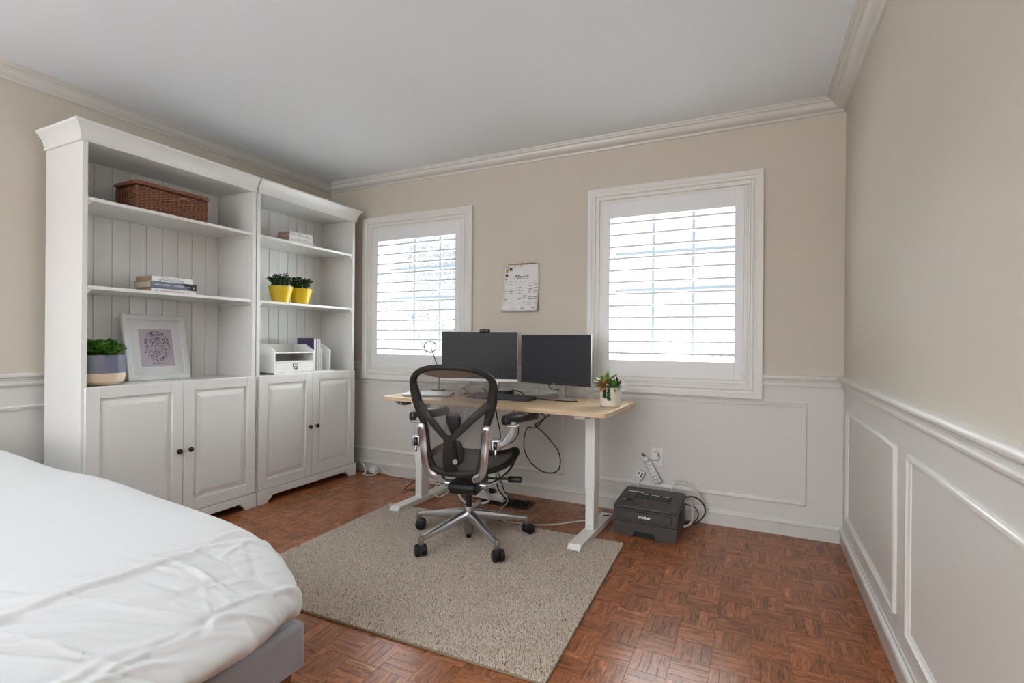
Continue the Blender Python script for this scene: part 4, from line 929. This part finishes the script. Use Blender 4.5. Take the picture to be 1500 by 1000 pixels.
# ---------------------------------------------------------------- printer
pn = empty('laser_printer', (-.977, -.422, 0), R(-1.0)); tag(pn, 'charcoal laser printer on the floor below the outlet', 'printer')
w, d, h = .172, .330, .158
bd = MB(); bd.prism([(-w, .0), (-.06, .0), (-.052, .030), (.052, .030), (.06, .0), (w, 0), (w, .078), (-w, .078)], .0, .05, fn=lambda a, b_, y: (a, y, b_))
bd.box(-w, w, .05, d, .004, .078)
bd.build('paper_tray', M['printer'], pn, bevel=.003)
MB().box(-.055, .055, .012, .06, .002, .030).build('tray_grip', M['printerd'], pn)
MB().box(-w + .001, w - .001, .003, d, .0795, h - .008).build('body', M['printer'], pn, bevel=.002)
MB().box(-w + .02, w - .028, .0005, .004, .092, .138).build('front_flap', M['printer'], pn, bevel=.002)
b = MB()
for x0, x1, z0, z1 in ((-w + .018, w - .026, .0905, .092), (-w + .018, w - .026, .138, .1395), (-w + .018, -w + .0195, .092, .138), (w - .0275, w - .026, .092, .138)): b.box(x0, x1, .0012, .0028, z0, z1)
b.build('flap_seam', M['printerd'], pn)
MB().box(-.055, .035, -.0005, .003, .1375, .1445).build('flap_grip', M['printerd'], pn, bevel=.001)
MB().box(-w + .002, w - .002, .002, d, h - .0085, h - .004).build('lid_gap', M['printerd'], pn)
MB().prism([(-.001, h - .004), (0.0, h + .006), (.012, h + .010), (.24, h + .028), (d, h + .028), (d, h - .004)], -w, w, fn=lambda a, b_, y: (y, a, b_)).build('top_cover', M['printer'], pn, bevel=.004)
slope = math.atan2(.018, .228)
def ontop(x, y): return (x, y, h + .010 + (y - .012) * math.tan(slope))
def plate(name, x0, x1, y0, y1, t, mt, lift=0.0002, bevel=0):
    vs = []
    for zz in (lift, lift + t):
        for (x, y) in ((x0, y0), (x1, y0), (x1, y1), (x0, y1)): p = ontop(x, y); vs.append((p[0], p[1], p[2] + zz))
    return MB().add(vs, [(0, 1, 2, 3), (4, 5, 6, 7), (0, 1, 5, 4), (1, 2, 6, 5), (2, 3, 7, 6), (3, 0, 4, 7)]).build(name, mt, pn, bevel=bevel)
plate('control_panel', -.088, .118, .135, .215, .0012, M['gloss'], .0006)
for x0, x1 in ((-.055, -.02), (0, .048), (.062, .10)): plate('display_text', x0, x1, .198, .206, .0003, M['inkw'], .0019)
for x in (-.06, -.03, 0, .03, .06, .09): plate('button', x - .006, x + .006, .158, .168, .0006, M['screenb'], .0019)
plate('sticker', -.140, -.05, .222, .236, .0004, M['white'], .0004)
plate('output_step', -.09, .125, .122, .134, .001, M['screenb'], .0002)
for x in (-.052, .03): plate('hinge_mark', x - .012, x + .012, .035, .044, .0006, M['printerd'], .0002)
plate('tray_seam', -.12, .13, .075, .0765, .0004, M['printerd'], .0001)
plate('power_button', -.138, -.128, .09, .10, .0008, M['inkw'], .0003); plate('wireless_button', -.118, -.08, .07, .115, .0006, M['printerd'], .0003)
text('brother', .022, M['inkw'], pn, (.0, -.0002, .108), (R(90), 0, 0), align='CENTER', bold=.0007, name='maker_lettering', ext=.0006)
b = MB()
for i in range(7): b.box(w - .001, w + .0008, .08, .20, .060 + i * .011, .065 + i * .011)
b.build('side_vents', M['printerd'], pn, kind='stuff')
cord('white_printer_cable', [(-.87, -.06, .10), (-.88, -.07, .20), (-.86, -.065, .235), (-.80, -.055, .232), (-.745, -.05, .19), (-.70, -.05, .13), (-.70, -.06, .07), (-.735, -.08, .025), (-.80, -.12, .015)], .005, M['cordw'], 'white cable looping up and round behind the right side of the printer')
cord('black_printer_cable', [(-.80, -.10, .165), (-.75, -.09, .17), (-.705, -.08, .14), (-.69, -.08, .09), (-.71, -.09, .045), (-.75, -.11, .02), (-.80, -.13, .02)], .0045, M['cordb'], 'black cable curling beside the right side of the printer')
cord('white_printer_cable', [(-.80, -.14, .15), (-.765, -.13, .14), (-.755, -.13, .08), (-.762, -.14, .03), (-.80, -.17, .012)], .006, M['cordw'], 'thick white cable dropping close beside the printer')
cord('black_printer_cable', [(-.80, -.12, .13), (-.745, -.11, .115), (-.725, -.11, .08), (-.74, -.12, .04), (-.79, -.15, .03)], .003, M['cordb'], 'thin inner black cable curling beside the printer')
cord('printer_power_cord', [(-1.145, -.24, .06), (-1.19, -.27, .045), (-1.24, -.27, .04), (-1.30, -.3, .008), (-1.36, -.3, .006)], .003, M['cordb'], 'black cord between the printer and the right desk leg')

# ---------------------------------------------------------------- rug
RC = (-1.800, -1.185); RR = R(1.6); rw, rd = .765, .605
rug = empty('area_rug', (RC[0], RC[1], 0), RR); tag(rug, 'taupe speckled short-pile rug under the office chair', 'rug')
bk = MB().box(-rw, rw, -rd, rd, .0006, .008).build('backing', mat('rug_backing', '#8B7A62', .9), rug, bevel=.002)
def pile():
    n = 150000; x = rng.uniform(-rw + .003, rw - .003, n); y = rng.uniform(-rd + .003, rd - .003, n)
    cR, sR = math.cos(RR), math.sin(RR); wx = RC[0] + x * cR - y * sR - DC[0]; wy_ = RC[1] + x * sR + y * cR - DC[1]; cD, sD = math.cos(-DR), math.sin(-DR)
    lx, ly = wx * cD - wy_ * sD, wx * sD + wy_ * cD; keep = ~(((np.abs(lx - .565) < .036) | (np.abs(lx + .640) < .036)) & (ly > -.292)); x, y = x[keep], y[keep]; n = len(x)
    patch = .5 + .5 * np.sin(x * 9 + 2 * np.sin(y * 5)) * np.cos(y * 7 + 1.5 * np.sin(x * 4))
    hgt = rng.uniform(.007, .0105, n); lean = np.stack([rng.normal(.0, .0035, n) + (patch - .5) * .002, rng.normal(-.0005, .0035, n)], 1)
    a = rng.uniform(0, 2 * PI, n); r_ = .0021
    base = [np.stack([x + r_ * np.cos(a + q * 2.0944), y + r_ * np.sin(a + q * 2.0944), np.full(n, .0075)], 1) for q in range(3)]
    tip = np.stack([x + lean[:, 0], y + lean[:, 1], .0075 + hgt], 1)
    V = np.stack(base + [tip], 1).reshape(-1, 3).astype(np.float32)
    o = np.arange(n)[:, None, None] * 4; F = (np.array([[0, 1, 3], [1, 2, 3], [2, 0, 3]])[None] + o).reshape(-1).astype(np.int32)
    me = bpy.data.meshes.new('pile'); me.vertices.add(n * 4); me.vertices.foreach_set('co', V.ravel()); me.loops.add(len(F)); me.loops.foreach_set('vertex_index', F)
    me.polygons.add(n * 3); me.polygons.foreach_set('loop_start', np.arange(n * 3, dtype=np.int32) * 3); me.update(calc_edges=True)
    t = rng.choice([.62, .85, 1.0, 1.12, 1.25], n, p=[.14, .24, .28, .20, .14]) * rng.uniform(.94, 1.06, n)
    col = np.repeat(np.stack([t, t * .985, t * .965, np.ones(n)], 1), 4, axis=0).astype(np.float32)
    ca = me.color_attributes.new('tint', 'FLOAT_COLOR', 'POINT'); ca.data.foreach_set('color', col.ravel())
    mt = bpy.data.materials.new('rug_pile'); mt.use_nodes = True; nt = mt.node_tree; bs = nt.nodes['Principled BSDF']; at = nt.nodes.new('ShaderNodeAttribute'); at.attribute_name = 'tint'
    mu = nt.nodes.new('ShaderNodeVectorMath'); mu.operation = 'MULTIPLY'; mu.inputs[1].default_value = lin('#E3D3C3')[:3]; nt.links.new(at.outputs['Vector'], mu.inputs[0]); nt.links.new(mu.outputs[0], bs.inputs['Base Color']); bs.inputs['Roughness'].default_value = .9
    me.materials.append(mt); ob = bpy.data.objects.new('pile', me); COL.objects.link(ob); ob.parent = rug; ob['kind'] = 'stuff'
pile()

# ---------------------------------------------------------------- office chair
ch = empty('office_chair', (-1.82, -.885, .016), R(12)); tag(ch, 'graphite mesh office chair with polished aluminium base and arms on the rug', 'chair')
CH = M['chrome']
for k_ in range(5):
    a = R(170 + 72 * k_); ca, sa = math.cos(a), math.sin(a); pp = lambda r_, z: (r_ * ca, r_ * sa, z)
    pts = [pp(.022, .128), pp(.08, .122), pp(.16, .110), pp(.24, .098), pp(.315, .088)]
    arm = MB().tube(pts, [(.030, .021), (.027, .020), (.022, .018), (.016, .016), (.012, .015)], 12, ref=(0, 0, 1), power=.7).build('base_leg', CH, ch)
    MB().lathe([(.013, .056), (.0145, .060), (.0150, .090), (.013, .100), (.006, .104)], 20, c=pp(.322, 0)).build('end_socket', M['alu'], arm)
    cs = empty('caster'); cs.parent = ch; cs.location = pp(.322, 0); cs.rotation_euler = (0, 0, [.3, 2.2, -.9, .9, 2.8][k_])
    for s in (-1, 1):
        MB().tube([(.012, s * .006, .0285), (.012, s * .012, .0285), (.012, s * .025, .0285), (.012, s * .029, .0285)], [(.027, .027), (.0285, .0285), (.0285, .0285), (.022, .022)], 28).build('wheel', M['blackp'], cs)
    hp = [(-.018, .026), (-.014, .044), (-.002, .055), (.014, .057), (.030, .050), (.012, .040), (-.006, .028)]
    MB().prism(hp, -.0055, .0055).build('hood', M['blackp'], cs, bevel=.002)
    MB().cyl((0, 0, .045), (0, 0, .062), .007, seg=12).build('stem', M['alu'], cs)
MB().lathe([(.014, .012), (.014, .026), (.022, .030), (.024, .045), (.025, .10), (.026, .125), (.028, .135), (.0285, .165), (.026, .172)], 32).build('hub', M['alu'], ch)
MB().lathe([(.0135, .006), (.0145, .008), (.0145, .026)], 20).build('cylinder_tip', M['blackp'], ch)
MB().lathe([(.0165, .160), (.0165, .27)], 24).build('gas_cylinder', M['blackp'], ch)
tb = MB(); tb.prism([(-.10, .262), (.10, .262), (.13, .30), (.11, .325), (-.12, .325), (-.135, .30)], -.075, .075, fn=lambda a, b_, y: (y, a, b_)); tb.build('tilt_mechanism', M['blackp'], ch, bevel=.008)
MB().cyl((-.115, -.05, .305), (.115, -.05, .305), .020, seg=20).build('pivot_bar', CH, ch, bevel=.003)
lv = MB().cyl((.08, .02, .325), (.25, .01, .332), .006, seg=10).build('adjustment_lever', M['blackp'], ch)
MB().tube([(.215, .012, .330), (.222, .012, .330), (.282, .008, .333), (.288, .008, .333)], [(.013, .013), (.0165, .0165), (.0165, .0165), (.013, .013)], 18).build('lever_knob', M['blackp'], lv)
# seat
def seat_z(f): return .408 + .12 * (f + .19) - max(0, f - .17) ** 2 * 7
ring = []
for i in range(56):
    a = 2 * PI * i / 56; e = .62; x = .232 * math.copysign(abs(math.cos(a)) ** e, math.cos(a)); y = .035 + .225 * math.copysign(abs(math.sin(a)) ** e, math.sin(a))
    ring.append((x * (1 - .10 * max(0, -(y - .03)) / .2), y, seat_z(y)))
MB().tube(ring, [(.014, .022)] * 56, 10, closed=True, ref=(0, 0, 1)).build('seat_frame', M['chairp'], ch)
vs, fs = [], []
for j in range(11):
    s = j / 10
    for (x, y, z) in ring: vs.append((x * s, .035 + (y - .035) * s, seat_z(.035 + (y - .035) * s) - .035 * (1 - s ** 2) + .004))
for j in range(10):
    for i in range(56): fs.append((j * 56 + i, j * 56 + (i + 1) % 56, (j + 1) * 56 + (i + 1) % 56, (j + 1) * 56 + i))
MB().add(vs, fs).build('seat_mesh', M['bmesh2'], ch, fix=False)
for s in (-1, 1):
    MB().tube(catmull([(s * .09, -.06, .30), (s * .15, .0, .315), (s * .195, .09, .345), (s * .215, .16, .385), (s * .218, .17, .415), (s * .212, .15, .432)], 6), [(.010, .012)] * 31, 10).build('seat_link', CH, ch)
# back
def bf(z, r_=0): 
    zz = max(0, z - .40); return -.215 - .16 * zz - .20 * max(0, z - .62) ** 2 * 1.6 + .9 * r_ * r_ * (1 if z > .55 else .5)
half = [(0, .938), (.07, .936), (.13, .925), (.175, .905), (.203, .873), (.207, .835), (.198, .78), (.184, .72), (.168, .66), (.152, .60), (.142, .52), (.131, .455), (.112, .418), (.06, .402)]
full = half + [(0, .400)] + [(-r_, z) for r_, z in reversed(half[1:])]
loop = catmull([(r_, bf(z, r_), z) for r_, z in full], 4, closed=True); nL = len(loop)
def fw(z): return (.011 + .015 * math.exp(-((z - .77) / .12) ** 2) + .006 * math.exp(-((z - .43) / .06) ** 2))
MB().tube(loop, [(.013, fw(p[2])) for p in loop], 12, closed=True, ref=(0, 1, 0), power=.8).build('back_frame', M['chairp'], ch)
cen = (0, .66)
vs, fs = [], []; NS = 12
for j in range(NS + 1):
    s = j / NS
    for p in loop:
        x = p[0] * s; z = cen[1] + (p[2] - cen[1]) * s; vs.append((x, bf(z, x) + .018 * (1 - s * s) * 0 + .006, z))
for j in range(NS):
    for i in range(nL): fs.append((j * nL + i, j * nL + (i + 1) % nL, (j + 1) * nL + (i + 1) % nL, (j + 1) * nL + i))
MB().add(vs, fs).build('back_mesh', M['bmesh'], ch, fix=False)
# band under the top bar: crescent
vs, fs = [], []; nb = 20
for i in range(nb + 1):
    r_ = -.165 + .33 * i / nb; zt = .930 - .9 * r_ * r_ * 1.0; zb = .884 + .9 * abs(r_) ** 2.0
    zb = min(zb, zt - .002)
    for q, z in enumerate((zt, zb)): vs += [(r_, bf(z, r_) - .004, z), (r_, bf(z, r_) + .001, z)]
for i in range(nb):
    o_ = i * 4
    fs += [(o_, o_ + 4, o_ + 6, o_ + 2), (o_ + 1, o_ + 3, o_ + 7, o_ + 5), (o_ + 2, o_ + 6, o_ + 7, o_ + 3)]
MB().add(vs, fs).build('mesh_band', M['band'], ch)
# Y brace
off = -.022
for s in (-1, 1):
    P3 = catmull([(s * .182, bf(.755, .18) - .006, .755), (s * .115 - .006, bf(.69) + off * .6, .69), (s * .05 - .014, bf(.61) + off, .62), (s * .008 - .018, bf(.57) + off, .578)], 6)
    MB().tube(P3, [(.007, .021 - .006 * i / len(P3)) for i in range(len(P3))], 10, ref=(0, 1, 0), power=.7).build('back_brace', M['chairp'], ch)
MB().tube(catmull([(-.018, bf(.60) + off, .60), (-.022, bf(.53) + off, .53), (-.024, bf(.46) + off * .8, .46), (-.020, bf(.41), .405)], 6), [(.007, .024 + .016 * i / 18) for i in range(19)], 10, ref=(0, 1, 0), power=.7).build('back_brace', M['chairp'], ch)
pf = empty('lumbar_support'); pf.parent = ch
def padshape(name, c, rows):
    vs, fs = [], []; sg = 18
    for (z, w_, t_) in rows:
        for q in range(sg):
            a = 2 * PI * q / sg; vs.append((c + w_ * math.cos(a), bf(z) - .004 + t_ * math.sin(a), z))
    for i in range(len(rows) - 1):
        for q in range(sg): fs.append((i * sg + q, i * sg + (q + 1) % sg, (i + 1) * sg + (q + 1) % sg, (i + 1) * sg + q))
    fs += [tuple(range(sg)), tuple(range((len(rows) - 1) * sg, len(rows) * sg))]
    MB().add(vs, fs).build(name, M['blackp'], pf)
padshape('lumbar_pad', .006, [(.712, .012, .003), (.706, .030, .006), (.690, .039, .008), (.665, .038, .009), (.640, .032, .009), (.615, .022, .008), (.598, .014, .006)])
padshape('lower_shade_lobe', .022, [(.575, .010, .004), (.560, .020, .007), (.53, .028, .009), (.50, .028, .009), (.475, .022, .008), (.45, .010, .005)])  # dark lobe shaped to stand for the shading behind the Y brace
MB().cyl((.006, bf(.6) - .016, .655), (.012, bf(.5) - .014, .47), .007, seg=10).build('lumbar_stem', M['blackp'], pf)
MB().cyl((.012, bf(.47) - .030, .47), (.012, bf(.47) - .008, .47), .013, seg=18).build('lumbar_dial', M['alu'], pf)
# side bars and arms
for s in (-1, 1):
    pts = [(s * .171, bf(.63, .15) - .016, .648), (s * .170, bf(.63, .15) - .022, .632), (s * .164, bf(.56, .15) - .022, .57), (s * .158, bf(.5, .15) - .020, .50), (s * .152, bf(.45, .15) - .020, .442), (s * .138, bf(.42, .14) - .016, .405), (s * .108, bf(.4, .1) - .010, .383), (s * .095, bf(.4, .1) - .004, .378)]
    P3 = catmull(pts, 5); n_ = len(P3)
    bar = MB().tube(P3, [(.011, .010 if i in (0, n_ - 1) else (.0195 if i < n_ * .85 else .016)) for i in range(n_)], 14, ref=(0, 1, 0), power=.8).build('support_bar', CH, ch)
    for q in ((s * .169, bf(.63, .15) - .033, .632), (s * .110, bf(.4, .1) - .021, .385)):
        MB().cyl(q, (q[0], q[1] + .008, q[2]), .0055, seg=12).build('bolt', M['blackp'], bar)
    ar = empty('armrest'); ar.parent = ch
    yk = bf(.56, .16) + .012; kx = s * .208
    MB().box(kx - .022, kx + .022, yk - .028, yk + .02, .528, .585).build('arm_bracket', CH, ar, bevel=.008, seg=3)
    MB().cyl((kx - .004, yk - .024, .556), (kx + .012, yk - .024, .556), .022, seg=20).build('height_dial', M['blackp'], ar)
    MB().tube([(kx + .004, yk - .022, .540), (kx + .004, yk - .030, .515), (kx + .004, yk - .026, .505)], [(.005, .007)] * 3, 8).build('arm_lever', M['alu'], ar)
    ax, ay = (s * .262, -.030)
    MB().tube(catmull([(kx + s * .005, yk, .545), (kx + s * .028, yk + .03, .553), (s * .256, yk + .085, .585), (s * .262, yk + .115, .63), (s * .262, yk + .125, .645)], 6), [(.016, .013)] * 25, 12, ref=(1, 0, 0)).build('arm_post', CH, ar)
    # pad: superellipse, rotated
    ang = R(-24) if s > 0 else R(-20); pc = (s * .268 + (.005 if s > 0 else .02), .038, .0)
    vs, fs = [], []; sg = 36
    for (z, k__) in ((.634, .80), (.638, .93), (.648, 1.0), (.664, 1.0), (.673, .94), (.678, .80), (.679, .4)):
        for q in range(sg):
            a = 2 * PI * q / sg; x = .049 * k__ * math.copysign(abs(math.cos(a)) ** .8, math.cos(a)); y = (.148 - (1 - k__) * .03) * math.copysign(abs(math.sin(a)) ** .75, math.sin(a)) * (1 if k__ > .5 else .6)
            x *= (1 - .15 * (y < 0)); zz = z + .006 * math.cos(y / .135 * 1.4)
            vs.append((pc[0] + x * math.cos(ang) - y * math.sin(ang), pc[1] + x * math.sin(ang) + y * math.cos(ang), zz))
    for i in range(6):
        for q in range(sg): fs.append((i * sg + q, i * sg + (q + 1) % sg, (i + 1) * sg + (q + 1) % sg, (i + 1) * sg + q))
    fs += [tuple(range(sg)), tuple(range(6 * sg, 7 * sg))]
    MB().add(vs, fs).build('arm_pad', M['pad'], ar, smooth=60)
    MB().box(s * .262 - .03, s * .262 + .03, yk + .09, yk + .16, .628, .640).build('pad_plate', M['alu'], ar, bevel=.004)

# ---------------------------------------------------------------- bed
bd = empty('bed', (-2.6, -2.95, 0)); tag(bd, 'low bed with a grey velvet upholstered frame and brown wooden legs', 'bed')
def PB(name, b, mt, bevel=0, seg=3): b.v = [(x + 2.6, y + 2.95, z) for x, y, z in b.v]; return b.build(name, mt, bd, bevel=bevel, seg=seg)
PB('foot_rail', MB().box(-1.615, -1.555, -3.72, -2.22, .170, .298), M['velvet'], .014)
PB('side_rail', MB().box(-3.66, -1.616, -2.28, -2.22, .170, .298), M['velvet'], .012)
PB('side_rail', MB().box(-3.66, -1.616, -3.72, -3.66, .170, .298), M['velvet'], .012)
for x, y in ((-1.61, -2.28), (-1.61, -3.66), (-3.6, -2.30), (-3.6, -3.66)):
    lg = MB().add([(x - .022, y - .022, 0), (x + .022, y - .022, 0), (x + .022, y + .022, 0), (x - .022, y + .022, 0), (x - .034, y - .034, .17), (x + .034, y - .034, .17), (x + .034, y + .034, .17), (x - .034, y + .034, .17)], [(0, 1, 2, 3), (4, 5, 6, 7), (0, 1, 5, 4), (1, 2, 6, 5), (2, 3, 7, 6), (3, 0, 4, 7)])
    PB('leg', lg, M['legw'], .003)
mtx = MB().box(-3.62, -1.70, -3.60, -2.34, .24, .45); mtx.v = [(x + 2.6, y + 2.95, z - .24) for x, y, z in mtx.v]; mo = mtx.build('mattress', M['duvet'], bevel=.03); mo.location = (-2.6, -2.95, .24); tag(mo, 'white mattress hidden under the duvet on the grey bed', 'mattress')

def duvet():
    # cross profile around the foot end: (x, z); around the far side: outset & height factor
    fx = [(-3.70, .625), (-3.30, .604), (-2.90, .592), (-2.5, .585), (-2.2, .578), (-2.0, .564), (-1.85, .540), (-1.74, .505), (-1.65, .470), (-1.575, .430), (-1.525, .392), (-1.503, .360), (-1.512, .332), (-1.545, .312), (-1.60, .304)]
    fy = [(0, 0), (.20, .0), (.33, -.002), (.41, -.010), (.46, -.028), (.497, -.065), (.520, -.12), (.526, -.17), (.515, -.215), (.48, -.25), (.43, -.262)]
    cx = catmull([(a, b_, 0) for a, b_ in fx], 14); cx = np.array(cx)[:, :2]; L = np.r_[0, np.cumsum(np.hypot(*np.diff(cx, axis=0).T))]
    NU, NV = 420, 380
    s = np.linspace(0, L[-1], NU); X = np.interp(s, L, cx[:, 0]); Zx = np.interp(s, L, cx[:, 1])
    cy = np.array(catmull([(a, b_, 0) for a, b_ in fy], 14))[:, :2]; yl = np.r_[[[-1.25, 0]], cy]; Ly = np.r_[0, np.cumsum(np.hypot(*np.diff(yl, axis=0).T))]
    t = np.linspace(0, Ly[-1], NV); Yo = np.interp(t, Ly, yl[:, 0]); Zy = np.interp(t, Ly, yl[:, 1])
    y_ref = -2.68   # far side edge y = y_ref + .525 at most
    XX, YY = np.meshgrid(X, y_ref + Yo, indexing='ij'); ZX, ZY = np.meshgrid(Zx, Zy, indexing='ij')
    zb = .304
    Z = zb + (ZX - zb) * np.clip(1 + ZY / .262, 0, 1)
    # pull the corner in so it is rounded
    dx = np.clip((XX + 1.74) / .24, 0, 1); dy = np.clip((YY - (-2.42)) / .26, 0, 1); cc = dx * dy
    low = np.clip((.40 - Z) / .10, 0, 1) + 2.2 * np.clip((.325 - Z) / .02, 0, 1)
    XX = XX - (.038 + .022 * low) * cc; YY = YY - (.055 + .045 * low) * cc
    SS, TT = np.meshgrid(s, t, indexing='ij'); su = L[-1] - SS; tv = Ly[-1] - TT
    def ridge(px, py, ang, wid, length, amp):
        """one crease: local crest of given width along direction ang"""
        c, sn = math.cos(ang), math.sin(ang); u = (XX - px) * c + (YY - py) * sn; v = -(XX - px) * sn + (YY - py) * c + .03 * np.sin(u * 9 + px * 30)
        return amp * np.exp(-(v / wid) ** 2) * np.exp(-(u / length) ** 4)
    rnd = random.Random(19)
    D = np.zeros_like(XX)
    # broad billows
    D += .007 * np.sin(XX * 2.6 + YY * 1.5 + .6) * np.sin(YY * 2.7 - XX * .8)
    D += .006 * np.sin(XX * 8.0 + 1.2 + YY * 2) * np.exp(-((YY + 2.22) / .12) ** 2)
    # drag lines along the foot slope, running to the corner
    for i in range(60):
        px = rnd.uniform(-1.86, -1.50); py = rnd.uniform(-3.0, -2.34); ang = R(rnd.gauss(68, 13)); D += ridge(px, py, ang, rnd.uniform(.004, .009), rnd.uniform(.07, .22), rnd.choice([-1, 1, 1]) * rnd.uniform(.0035, .0080))
    for i in range(34):   # bunching at the corner
        px = rnd.uniform(-1.76, -1.54); py = rnd.uniform(-2.52, -2.26); ang = R(rnd.gauss(55, 38)); D += ridge(px, py, ang, rnd.uniform(.005, .011), rnd.uniform(.04, .12), rnd.choice([-1, 1]) * rnd.uniform(.003, .0060))
    for i in range(9):   # long faint lines over the top
        px = rnd.uniform(-2.3, -1.8); py = rnd.uniform(-3.1, -2.5); ang = R(rnd.gauss(62, 10)); D += ridge(px, py, ang, rnd.uniform(.006, .012), rnd.uniform(.12, .3), rnd.uniform(.001, .0025))
    D = .011 * np.tanh(D / .011)
    Pn = np.stack([XX, YY, Z], -1)
    du = np.gradient(Pn, axis=0); dv = np.gradient(Pn, axis=1); N = np.cross(du, dv); N /= (np.linalg.norm(N, axis=-1, keepdims=True) + 1e-9)
    if N[10, 10, 2] < 0: N = -N
    edge = np.clip(np.minimum(su, tv) / .06, 0, 1)
    Pn = Pn + N * (D * edge)[..., None]
    Pn[..., 2] = np.maximum(Pn[..., 2], .300)
    Pn -= np.array([-2.6, -2.95, .30])
    vs = [tuple(p) for p in Pn.reshape(-1, 3)]
    fs = [(i * NV + j, (i + 1) * NV + j, (i + 1) * NV + j + 1, i * NV + j + 1) for i in range(NU - 1) for j in range(NV - 1)]
    o = MB().add(vs, fs).build('duvet', M['duvet'], smooth=180, fix=False); o.location = (-2.6, -2.95, .30)
    tag(o, 'plump white duvet with creased corner covering the bed', 'duvet')
duvet()
